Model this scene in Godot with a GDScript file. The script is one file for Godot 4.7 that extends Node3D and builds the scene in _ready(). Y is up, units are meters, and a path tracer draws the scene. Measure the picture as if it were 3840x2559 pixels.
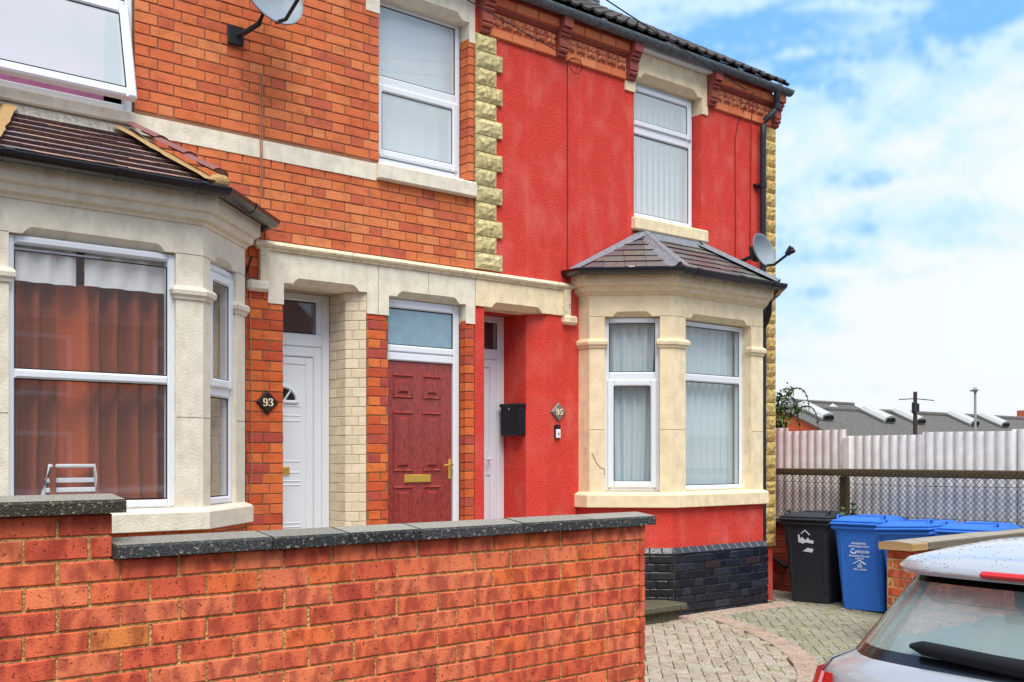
extends Node3D

# ---------------------------------------------------------------- mesh builder
class MB:
	var v := PackedVector3Array()
	var n := PackedVector3Array()
	var c := PackedColorArray()
	var xf := Transform3D()
	var col := Color(1, 1, 1)

	func p(x: float, y: float, z: float) -> Vector3:
		return xf * Vector3(x, y, z)

	func rtri(a: Vector3, b: Vector3, d: Vector3, na: Vector3, nb: Vector3, nd: Vector3) -> void:
		v.append(a); v.append(d); v.append(b)
		n.append(na); n.append(nd); n.append(nb)
		c.append(col); c.append(col); c.append(col)

	# corners counter-clockwise seen from outside, local space
	func tri(a: Vector3, b: Vector3, d: Vector3) -> void:
		a = xf * a; b = xf * b; d = xf * d
		var nn := (b - a).cross(d - a)
		if nn.length_squared() < 1e-16:
			return
		nn = nn.normalized()
		rtri(a, b, d, nn, nn, nn)

	func quad(a: Vector3, b: Vector3, d: Vector3, e: Vector3) -> void:
		a = xf * a; b = xf * b; d = xf * d; e = xf * e
		var nn := (d - a).cross(e - b)
		if nn.length_squared() < 1e-16:
			return
		nn = nn.normalized()
		rtri(a, b, d, nn, nn, nn)
		rtri(a, d, e, nn, nn, nn)

	func box(x0: float, y0: float, z0: float, x1: float, y1: float, z1: float) -> void:
		var A := Vector3(x0, y0, z0); var B := Vector3(x1, y0, z0); var C := Vector3(x1, y1, z0); var D := Vector3(x0, y1, z0)
		var E := Vector3(x0, y0, z1); var F := Vector3(x1, y0, z1); var G := Vector3(x1, y1, z1); var H := Vector3(x0, y1, z1)
		quad(E, F, G, H); quad(B, A, D, C); quad(A, E, H, D); quad(F, B, C, G); quad(H, G, C, D); quad(A, B, F, E)

	# box whose front (z1) edges are chamfered
	func brick(x0: float, y0: float, x1: float, y1: float, z0: float, z1: float, b := 0.004) -> void:
		b = minf(b, minf(x1 - x0, y1 - y0) * 0.45)
		var zm := z1 - b
		var o := [Vector3(x0, y0, z0), Vector3(x1, y0, z0), Vector3(x1, y1, z0), Vector3(x0, y1, z0)]
		var m := [Vector3(x0, y0, zm), Vector3(x1, y0, zm), Vector3(x1, y1, zm), Vector3(x0, y1, zm)]
		var f := [Vector3(x0 + b, y0 + b, z1), Vector3(x1 - b, y0 + b, z1), Vector3(x1 - b, y1 - b, z1), Vector3(x0 + b, y1 - b, z1)]
		quad(f[0], f[1], f[2], f[3])
		for i in 4:
			var j := (i + 1) % 4
			quad(m[i], m[j], f[j], f[i])
			quad(o[i], o[j], m[j], m[i])

	# box with every edge chamfered
	func cbox(x0: float, y0: float, z0: float, x1: float, y1: float, z1: float, b: float) -> void:
		var cx := (x0 + x1) / 2; var cy := (y0 + y1) / 2; var cz := (z0 + z1) / 2
		var h := Vector3(x1 - x0, y1 - y0, z1 - z0) / 2
		var ctr := Vector3(cx, cy, cz)
		b = minf(b, minf(h.x, minf(h.y, h.z)) * 0.9)
		var ax := [Vector3.RIGHT, Vector3.UP, Vector3.BACK]
		for i in 3:
			var u: Vector3 = ax[(i + 1) % 3]; var w: Vector3 = ax[(i + 2) % 3]; var d: Vector3 = ax[i]
			for s: float in [-1.0, 1.0]:
				var o := ctr + d * h[i] * s
				var hu := u * (h[(i + 1) % 3] - b); var hw := w * (h[(i + 2) % 3] - b)
				if s > 0: quad(o - hu - hw, o + hu - hw, o + hu + hw, o - hu + hw)
				else: quad(o - hu + hw, o + hu + hw, o + hu - hw, o - hu - hw)
			# edges parallel to d
			for su: float in [-1.0, 1.0]:
				for sw: float in [-1.0, 1.0]:
					var e1 := ctr + u * su * h[(i + 1) % 3] + w * sw * (h[(i + 2) % 3] - b)
					var e2 := ctr + u * su * (h[(i + 1) % 3] - b) + w * sw * h[(i + 2) % 3]
					var dd := d * (h[i] - b)
					if _out(e1 - dd, e2 - dd, e2 + dd, ctr): quad(e1 - dd, e2 - dd, e2 + dd, e1 + dd)
					else: quad(e1 + dd, e2 + dd, e2 - dd, e1 - dd)
		for sx: float in [-1.0, 1.0]:
			for sy: float in [-1.0, 1.0]:
				for sz: float in [-1.0, 1.0]:
					var a := ctr + Vector3(sx * h.x, sy * (h.y - b), sz * (h.z - b))
					var bb := ctr + Vector3(sx * (h.x - b), sy * h.y, sz * (h.z - b))
					var d2 := ctr + Vector3(sx * (h.x - b), sy * (h.y - b), sz * h.z)
					if _out(a, bb, d2, ctr): tri(a, bb, d2)
					else: tri(a, d2, bb)

	func _out(a: Vector3, b: Vector3, d: Vector3, ctr: Vector3) -> bool:
		return (b - a).cross(d - a).dot(a - ctr) > 0

	# smooth grid: rows of points; counter-clockwise when rows go up and points go right
	func grid(rows: Array, loop := false) -> void:
		var R := rows.size()
		var K: int = rows[0].size()
		var nn := []
		for i in R:
			var line := PackedVector3Array()
			for j in K:
				var a: Vector3 = rows[i][(j + 1) % K] if loop else rows[i][mini(j + 1, K - 1)]
				var b: Vector3 = rows[i][(j + K - 1) % K] if loop else rows[i][maxi(j - 1, 0)]
				var d: Vector3 = rows[mini(i + 1, R - 1)][j]
				var e: Vector3 = rows[maxi(i - 1, 0)][j]
				var x := (xf.basis * (a - b)).cross(xf.basis * (d - e))
				line.append(x.normalized() if x.length_squared() > 1e-18 else Vector3.ZERO)
			nn.append(line)
		for i in R - 1:
			for j in (K if loop else K - 1):
				var j2 := (j + 1) % K
				var a: Vector3 = xf * (rows[i][j] as Vector3); var b: Vector3 = xf * (rows[i][j2] as Vector3)
				var d: Vector3 = xf * (rows[i + 1][j2] as Vector3); var e: Vector3 = xf * (rows[i + 1][j] as Vector3)
				var fn := (d - a).cross(e - b).normalized()
				var na: Vector3 = nn[i][j] if nn[i][j] != Vector3.ZERO else fn
				var nb: Vector3 = nn[i][j2] if nn[i][j2] != Vector3.ZERO else fn
				var nd: Vector3 = nn[i + 1][j2] if nn[i + 1][j2] != Vector3.ZERO else fn
				var ne: Vector3 = nn[i + 1][j] if nn[i + 1][j] != Vector3.ZERO else fn
				if (b - a).cross(d - a).length_squared() > 1e-16: rtri(a, b, d, na, nb, nd)
				if (d - a).cross(e - a).length_squared() > 1e-16: rtri(a, d, e, na, nd, ne)

	func tube(pts: Array, r: float, seg := 8, caps := true, r2 := -1.0) -> void:
		var rows := []
		var up := Vector3(0.12, 0.97, 0.21).normalized()
		for i in pts.size():
			var d: Vector3 = (pts[mini(i + 1, pts.size() - 1)] - pts[maxi(i - 1, 0)]).normalized()
			var s := d.cross(up if absf(d.dot(up)) < 0.95 else Vector3.RIGHT).normalized()
			var t := s.cross(d)
			var rr := r if r2 < 0 else lerpf(r, r2, float(i) / (pts.size() - 1))
			var ring := PackedVector3Array()
			for k in seg:
				var a := TAU * k / seg
				ring.append((pts[i] as Vector3) + (s * cos(a) + t * sin(a)) * rr)
			rows.append(ring)
		grid(rows, true)
		if caps:
			for k in seg:
				tri(pts[0], rows[0][(k + 1) % seg], rows[0][k])
				tri(pts[-1], rows[-1][k], rows[-1][(k + 1) % seg])

	# profile (radius, y) spun about the y axis through ctr
	func lathe(ctr: Vector3, prof: Array, seg := 20) -> void:
		var rows := []
		for q: Vector2 in prof:
			var ring := PackedVector3Array()
			for k in seg:
				var a := -TAU * k / seg
				ring.append(ctr + Vector3(cos(a) * q.x, q.y, sin(a) * q.x))
			rows.append(ring)
		grid(rows, true)

	# moulding: profile (out, y) bottom to top along a plan path (x, z); outside is on the left of travel seen from below
	func sweep(path: Array, prof: Array, caps := true, off := 0.0) -> void:
		var K := path.size()
		var dirs := []
		for i in K:
			var nrm := Vector2.ZERO
			var a := Vector2.ZERO; var b := Vector2.ZERO
			if i > 0:
				var d: Vector2 = (path[i] - path[i - 1]).normalized(); a = Vector2(-d.y, d.x)
			if i < K - 1:
				var d: Vector2 = (path[i + 1] - path[i]).normalized(); b = Vector2(-d.y, d.x)
			if i == 0: nrm = b
			elif i == K - 1: nrm = a
			else:
				nrm = (a + b).normalized(); nrm = nrm / maxf(nrm.dot(a), 0.3)
			dirs.append(nrm)
		for i in K - 1:
			for j in prof.size() - 1:
				var q0: Vector2 = prof[j]; var q1: Vector2 = prof[j + 1]
				var a2: Vector2 = path[i] + dirs[i] * (q0.x + off); var b2: Vector2 = path[i + 1] + dirs[i + 1] * (q0.x + off)
				var c2: Vector2 = path[i + 1] + dirs[i + 1] * (q1.x + off); var d2: Vector2 = path[i] + dirs[i] * (q1.x + off)
				quad(Vector3(a2.x, q0.y, a2.y), Vector3(b2.x, q0.y, b2.y), Vector3(c2.x, q1.y, c2.y), Vector3(d2.x, q1.y, d2.y))
		if caps:
			var poly := PackedVector2Array(prof)
			var ids := Geometry2D.triangulate_polygon(poly)
			for e: int in [0, K - 1]:
				for k in range(0, ids.size(), 3):
					var tr := []
					for m in 3:
						var q: Vector2 = poly[ids[k + m]]
						var w: Vector2 = path[e] + dirs[e] * (q.x + off)
						tr.append(Vector3(w.x, q.y, w.y))
					var along: Vector2 = (path[1] - path[0]) if e == 0 else (path[K - 2] - path[K - 1])
					var nn: Vector3 = (tr[1] - tr[0]).cross(tr[2] - tr[0])
					if nn.dot(Vector3(along.x, 0, along.y)) < 0: tri(tr[0], tr[1], tr[2])
					else: tri(tr[0], tr[2], tr[1])

	# polygon in xy (any winding), from z0 back to z1 front
	func prism(poly: PackedVector2Array, z0: float, z1: float) -> void:
		var area := 0.0
		for i in poly.size():
			area += poly[i].cross(poly[(i + 1) % poly.size()])
		if area < 0: poly.reverse()
		var ids := Geometry2D.triangulate_polygon(poly)
		for k in range(0, ids.size(), 3):
			var a := poly[ids[k]]; var b := poly[ids[k + 1]]; var d := poly[ids[k + 2]]
			if (b - a).cross(d - a) < 0:
				var t := b; b = d; d = t
			tri(Vector3(a.x, a.y, z1), Vector3(b.x, b.y, z1), Vector3(d.x, d.y, z1))
			tri(Vector3(a.x, a.y, z0), Vector3(d.x, d.y, z0), Vector3(b.x, b.y, z0))
		for i in poly.size():
			var a := poly[i]; var b := poly[(i + 1) % poly.size()]
			quad(Vector3(a.x, a.y, z0), Vector3(b.x, b.y, z0), Vector3(b.x, b.y, z1), Vector3(a.x, a.y, z1))

	# wall slab between z0 (back) and z1 (front) with rectangular openings [x0,y0,x1,y1]
	func wall(x0: float, y0: float, x1: float, y1: float, z0: float, z1: float, holes: Array) -> void:
		var xs := [x0, x1]; var ys := [y0, y1]
		for h: Array in holes:
			for q: float in [h[0], h[2]]:
				if q > x0 and q < x1 and not xs.has(q): xs.append(q)
			for q: float in [h[1], h[3]]:
				if q > y0 and q < y1 and not ys.has(q): ys.append(q)
		xs.sort(); ys.sort()
		var solid := func(i: int, j: int) -> bool:
			if i < 0 or j < 0 or i >= xs.size() - 1 or j >= ys.size() - 1: return false
			var mx: float = (xs[i] + xs[i + 1]) / 2; var my: float = (ys[j] + ys[j + 1]) / 2
			for h: Array in holes:
				if mx > h[0] and mx < h[2] and my > h[1] and my < h[3]: return false
			return true
		for i in xs.size() - 1:
			for j in ys.size() - 1:
				if not solid.call(i, j): continue
				var a: float = xs[i]; var b: float = xs[i + 1]; var d: float = ys[j]; var e: float = ys[j + 1]
				quad(Vector3(a, d, z1), Vector3(b, d, z1), Vector3(b, e, z1), Vector3(a, e, z1))
				quad(Vector3(b, d, z0), Vector3(a, d, z0), Vector3(a, e, z0), Vector3(b, e, z0))
				if not solid.call(i - 1, j): quad(Vector3(a, d, z0), Vector3(a, d, z1), Vector3(a, e, z1), Vector3(a, e, z0))
				if not solid.call(i + 1, j): quad(Vector3(b, d, z1), Vector3(b, d, z0), Vector3(b, e, z0), Vector3(b, e, z1))
				if not solid.call(i, j - 1): quad(Vector3(a, d, z0), Vector3(b, d, z0), Vector3(b, d, z1), Vector3(a, d, z1))
				if not solid.call(i, j + 1): quad(Vector3(a, e, z1), Vector3(b, e, z1), Vector3(b, e, z0), Vector3(a, e, z0))

	# stone lintel with a raised, chamfered middle over an opening (local x along the face)
	func shoulder(x0: float, x1: float, ytop: float, leg: float, a: float, b: float, yo: float, yc: float, zf: float, zb: float, leg0 := true, leg1 := true) -> void:
		var w := minf(0.075, (b - a) * 0.2)
		var r := yc - yo
		var xs := [a]; var hs := [yo]
		for s in 5:
			xs.append(a + w + r * 1.3 * s / 4.0); hs.append(yo + r * sin(PI / 2 * s / 4.0) if s > 0 else yo)
		for s in 5:
			xs.append(b - w - r * 1.3 * (4 - s) / 4.0); hs.append(yo + r * sin(PI / 2 * (4 - s) / 4.0) if s < 4 else yo)
		xs.append(b); hs.append(yo)
		var zc := zf - 0.07
		for i in xs.size() - 1:
			var p0 := Vector3(xs[i], hs[i], zf); var p1 := Vector3(xs[i + 1], hs[i + 1], zf)
			quad(p0, p1, Vector3(p1.x, ytop, zf), Vector3(p0.x, ytop, zf))
			quad(Vector3(p0.x, yo - 0.001, zc), Vector3(p1.x, yo - 0.001, zc), p1, p0)
			quad(Vector3(p0.x, yo - 0.001, zb), Vector3(p1.x, yo - 0.001, zb), Vector3(p1.x, yo - 0.001, zc), Vector3(p0.x, yo - 0.001, zc))
		if a - x0 > 0.002: box(x0, leg if leg0 else yo, zb, a, ytop, zf)
		if x1 - b > 0.002: box(b, leg if leg1 else yo, zb, x1, ytop, zf)
		quad(Vector3(a, ytop, zf), Vector3(b, ytop, zf), Vector3(b, ytop, zb), Vector3(a, ytop, zb))
		quad(Vector3(b, yo, zb), Vector3(a, yo, zb), Vector3(a, ytop, zb), Vector3(b, ytop, zb))

	func mesh() -> ArrayMesh:
		var m := ArrayMesh.new()
		if v.is_empty(): return m
		var arr := []
		arr.resize(Mesh.ARRAY_MAX)
		arr[Mesh.ARRAY_VERTEX] = v; arr[Mesh.ARRAY_NORMAL] = n; arr[Mesh.ARRAY_COLOR] = c
		m.add_surface_from_arrays(Mesh.PRIMITIVE_TRIANGLES, arr)
		return m

# ---------------------------------------------------------------- naming and tagging
var counts := {}
var rng := RandomNumberGenerator.new()

func numbered(parent: Node, called: String) -> String:
	var key := str(parent.get_instance_id()) + called
	var k: int = counts.get(key, 0)
	counts[key] = k + 1
	return called if k == 0 else "%s_%03d" % [called, k]

func put(node: Node3D, called: String, parent: Node = null) -> Node3D:
	if parent == null: parent = self
	node.name = numbered(parent, called)
	parent.add_child(node, true)
	return node

func obj(called: String, mb: MB, m: Material, parent: Node = null) -> MeshInstance3D:
	var o := MeshInstance3D.new()
	o.mesh = mb.mesh()
	o.material_override = m
	put(o, called, parent)
	return o

func inst(called: String, me: Mesh, m: Material, parent: Node, xf := Transform3D()) -> MeshInstance3D:
	var o := MeshInstance3D.new()
	o.mesh = me
	o.material_override = m
	o.transform = xf
	put(o, called, parent)
	return o

func tag(o: Node, label: String, category: String, group := "") -> Node:
	o.set_meta("label", label); o.set_meta("category", category)
	if group != "": o.set_meta("group", group)
	return o

func thing(called: String, label: String, category: String, at := Vector3.ZERO, group := "") -> Node3D:
	var o := Node3D.new()
	put(o, called)
	o.position = at
	tag(o, label, category, group)
	return o

func kind(o: Node, k: String) -> Node:
	o.set_meta("kind", k)
	return o

func face(p: Vector2, q: Vector2) -> Transform3D:
	var d := (q - p).normalized()
	return Transform3D(Basis(Vector3(d.x, 0, d.y), Vector3.UP, Vector3(-d.y, 0, d.x)), Vector3(p.x, 0, p.y))

# ---------------------------------------------------------------- materials
var M := {}

func noise(seed_: int, freq: float, lo: Color, hi: Color, oct := 4, size := 512, type := FastNoiseLite.TYPE_SIMPLEX_SMOOTH, a := 0.2, b := 0.8) -> NoiseTexture2D:
	var f := FastNoiseLite.new()
	f.seed = seed_; f.frequency = freq; f.noise_type = type
	f.fractal_octaves = oct
	if type == FastNoiseLite.TYPE_CELLULAR: f.fractal_type = FastNoiseLite.FRACTAL_NONE
	var t := NoiseTexture2D.new()
	t.width = size; t.height = size; t.seamless = true; t.noise = f; t.generate_mipmaps = false
	var g := Gradient.new()
	g.offsets = PackedFloat32Array([a, b]); g.colors = PackedColorArray([lo, hi])
	t.color_ramp = g
	return t

func grey(x: float) -> Color:
	return Color(x, x, x)

var T := {}

func mat(called: String, color: Color, rough := 0.8, tex := "", sc := 1.0, bump := "", bump_cm := 0.1, vc := false) -> StandardMaterial3D:
	var m := StandardMaterial3D.new()
	m.resource_name = called
	m.albedo_color = color
	m.roughness = rough
	m.metallic_specular = 0.35
	if tex != "" or bump != "":
		m.uv1_triplanar = true; m.uv1_world_triplanar = true
		m.uv1_scale = Vector3.ONE * sc
	if tex != "": m.albedo_texture = T[tex]
	if bump != "":
		m.heightmap_enabled = true; m.heightmap_texture = T[bump]; m.heightmap_scale = bump_cm
	m.vertex_color_use_as_albedo = vc
	M[called] = m
	return m

# blotches or streaks laid over the base colour
func over(m: StandardMaterial3D, tex: String, sc: Vector3, mode := BaseMaterial3D.BLEND_MODE_MIX) -> void:
	m.detail_enabled = true
	m.detail_uv_layer = BaseMaterial3D.DETAIL_UV_2
	m.detail_blend_mode = mode
	m.detail_albedo = T[tex]
	m.uv2_triplanar = true; m.uv2_world_triplanar = true
	m.uv2_scale = sc

func s8(r: int, g: int, b: int) -> Color:
	return Color8(r, g, b)

func lin(r: int, g: int, b: int, k := 1.0) -> Color:
	var c := Color8(r, g, b).srgb_to_linear()
	return Color(c.r * k, c.g * k, c.b * k)

# real camera, for choosing which bricks show largest
const CAM := Vector3(0, 1.72, 7.39)
const YAW := 0.69679

func seen(p: Vector3) -> Vector3:
	var d := p - CAM
	var f := d.x * sin(YAW) - d.z * cos(YAW)
	var r := d.x * cos(YAW) + d.z * sin(YAW)
	return Vector3(1920.0 + 4000.0 * r / f, 1715.0 - 4000.0 * d.y / f, f) if f > 0.3 else Vector3(-9999, 0, 1e6)

func in_frame(p: Vector3, m := 40.0) -> bool:
	var s := seen(p)
	return s.x > -m and s.x < 3840 + m and s.y > -m and s.y < 2559 + m

# a list of pieces {x0,y0,x1,y1,z0,z1,col,bev} on a face: the 300 that show largest become parts, the rest one part of kind stuff
var brick_cache := {}

func lay(parent: Node, called: String, pieces: Array, xf: Transform3D, m: Material, most := 300, wonk := 0.006) -> void:
	var rank := []
	for i in pieces.size():
		var q: Dictionary = pieces[i]
		var ctr := xf * Vector3((q.x0 + q.x1) / 2, (q.y0 + q.y1) / 2, q.z1)
		if in_frame(ctr): rank.append([seen(ctr).z / maxf(q.x1 - q.x0, 0.05) ** 0.5, i])
	rank.sort_custom(func(a, b): return a[0] < b[0])
	var chosen := {}
	for k in mini(most, rank.size()): chosen[rank[k][1]] = true
	var rest := MB.new(); rest.xf = xf
	for i in pieces.size():
		var q: Dictionary = pieces[i]
		if chosen.has(i):
			var w := snappedf(q.x1 - q.x0, 0.001); var h := snappedf(q.y1 - q.y0, 0.001); var d := snappedf(q.z1 - q.z0, 0.001)
			var key := "%s|%s|%s|%s|%s" % [w, h, d, q.col, q.bev]
			if not brick_cache.has(key):
				var b := MB.new(); b.col = q.col
				b.brick(-w / 2, -h / 2, w / 2, h / 2, -d, 0, q.bev)
				brick_cache[key] = b.mesh()
			inst(called, brick_cache[key], m, parent, xf * Transform3D(Basis(Vector3.BACK, rng.randf_range(-1, 1) * wonk) * Basis(Vector3.UP, rng.randf_range(-1, 1) * wonk * 1.5) * Basis(Vector3.RIGHT, rng.randf_range(-1, 1) * wonk * 3.0), Vector3((q.x0 + q.x1) / 2, (q.y0 + q.y1) / 2 + rng.randf_range(-1, 1) * wonk * 0.15, q.z1)))
		else:
			rest.col = q.col
			rest.brick(q.x0, q.y0, q.x1, q.y1, q.z0, q.z1, q.bev)
	if not rest.v.is_empty():
		kind(obj("far_" + called + "s", rest, m, parent), "stuff")

# bricks of a bond in a rectangle, cut round holes [x0,y0,x1,y1]
func bond(x0: float, y0: float, x1: float, y1: float, course: float, seq: Array, joint: float, holes: Array, tones: Array, zf: float, zb: float, bev := 0.004, shift := 0.0, jit := 0.0015, y_top := 99.0) -> Array:
	var out := []
	var period := 0.0
	for s: float in seq: period += s
	var k := 0
	var y := y0
	while y < y1 - 0.02:
		var ya := y + joint / 2; var yb := minf(y + course - joint / 2, minf(y1, y_top))
		var ym := (ya + yb) / 2
		var cuts := []
		for h: Array in holes:
			if ym > h[1] and ym < h[3]: cuts.append([h[0], h[2]])
		var x := x0 - period * 2 + fposmod(shift + (period / 2 if k % 2 == 1 else 0.0), period)
		var i := 0
		while x < x1:
			var L: float = seq[i % seq.size()]
			var parts := [[maxf(x + [0.0, 0.002, 0.004][rng.randi() % 3], x0), minf(x + L - joint + [0.0, 0.002, 0.003][rng.randi() % 3], x1)]]
			for cu: Array in cuts:
				var nxt := []
				for pr: Array in parts:
					if cu[1] <= pr[0] or cu[0] >= pr[1]: nxt.append(pr)
					else:
						if pr[0] < cu[0] - 0.012: nxt.append([pr[0], cu[0]])
						if pr[1] > cu[1] + 0.012: nxt.append([cu[1], pr[1]])
				parts = nxt
			for pr: Array in parts:
				if pr[1] - pr[0] > 0.012:
					var j := rng.randf_range(-jit, jit)
					out.append({"x0": pr[0], "x1": pr[1], "y0": ya, "y1": yb, "z0": zb, "z1": zf + j, "col": tones[rng.randi() % tones.size()], "bev": bev})
			x += L
			i += 1
		y += course
		k += 1
	return out

# ---------------------------------------------------------------- the place
# x runs along the terrace, z = 0 is its front wall, +z is the street side
const Y_GUTTER := 5.86

func ground_y(x: float, z: float) -> float:
	var a := 0.235 - 0.05 * clampf(z - 0.7, 0.0, 4.0)
	a -= 0.13 * smoothstep(9.0, 10.0, x) * (1.0 - 0.6 * smoothstep(1.2, 3.0, z))
	return maxf(a, 0.02)

func set_camera_and_light() -> void:
	var cam := Camera3D.new()
	cam.name = "camera"
	cam.projection = Camera3D.PROJECTION_FRUSTUM
	cam.near = 0.05; cam.far = 600.0
	cam.size = 0.05 * 2559.0 / 4000.0
	cam.frustum_offset = Vector2(0, 0.05 * 435.5 / 4000.0)
	cam.position = CAM
	cam.rotation = Vector3(0, -YAW, 0)
	add_child(cam)
	cam.current = true
	var env := Environment.new()
	env.background_mode = Environment.BG_SKY
	env.tonemap_mode = Environment.TONE_MAPPER_LINEAR
	env.tonemap_exposure = 1.86
	env.sdfgi_enabled = true; env.ssao_enabled = true; env.ssil_enabled = true
	var sky := Sky.new()
	var pm := PanoramaSkyMaterial.new()
	pm.panorama = sky_picture()
	pm.energy_multiplier = 1.0
	sky.sky_material = pm
	env.sky = sky
	var we := WorldEnvironment.new()
	we.name = "world"
	we.environment = env
	add_child(we)
	var sun := DirectionalLight3D.new()
	sun.name = "sun"
	sun.light_energy = 0.7
	sun.light_color = Color(1.0, 0.97, 0.92)
	sun.light_angular_distance = 40.0
	sun.shadow_enabled = true
	add_child(sun)
	sun.look_at_from_position(Vector3(-4, 20, 11), Vector3(2, 0, 0))

func sky_picture() -> ImageTexture:
	var w := 1536; var h := 768
	var f := FastNoiseLite.new(); f.seed = 31; f.frequency = 1.5; f.fractal_octaves = 7; f.fractal_gain = 0.58; f.noise_type = FastNoiseLite.TYPE_SIMPLEX_SMOOTH
	f.domain_warp_enabled = true; f.domain_warp_amplitude = 0.35; f.domain_warp_frequency = 1.1; f.domain_warp_fractal_octaves = 3
	var g := FastNoiseLite.new(); g.seed = 8; g.frequency = 0.8; g.fractal_octaves = 2; g.noise_type = FastNoiseLite.TYPE_SIMPLEX_SMOOTH
	var im := Image.create(w, h, false, Image.FORMAT_RGBF)
	var blue_hi := Color(0.12, 0.28, 0.56); var blue_lo := Color(0.13, 0.32, 0.60)
	var white := Color(0.505, 0.53, 0.57); var veil := Color(0.36, 0.49, 0.65); var shade := Color(0.50, 0.55, 0.63)
	for j in h:
		var el := PI / 2 - PI * (j + 0.5) / h
		for i in w:
			var az := TAU * (i + 0.5) / w
			var d := Vector3(sin(az) * cos(el), sin(el), cos(az) * cos(el))
			var up := maxf(d.y, 0.0)
			var q := Vector3(d.x, up * 2.4, d.z) * 2.0
			var a := f.get_noise_3dv(q + Vector3(3.1, 0, 0.7))
			var b := g.get_noise_3dv(q + Vector3(9.0, 4.0, 2.0))
			var cov := clampf(0.50 + a * 1.15 + b * 0.55 + 0.55 * (1.0 - smoothstep(0.02, 0.24, up)), 0.0, 1.0)
			var base := blue_lo.lerp(blue_hi, smoothstep(0.0, 0.9, up))
			var c := base.lerp(veil, smoothstep(0.05, 0.5, cov)).lerp(white, smoothstep(0.42, 0.85, cov))
			c = c.lerp(shade, 0.6 * smoothstep(0.0, 0.5, b) * smoothstep(0.7, 1.0, cov))
			if d.y < 0.0: c = c.lerp(Color(0.40, 0.40, 0.40), smoothstep(0.0, -0.1, d.y))
			im.set_pixel(i, j, c)
	return ImageTexture.create_from_image(im)

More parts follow.
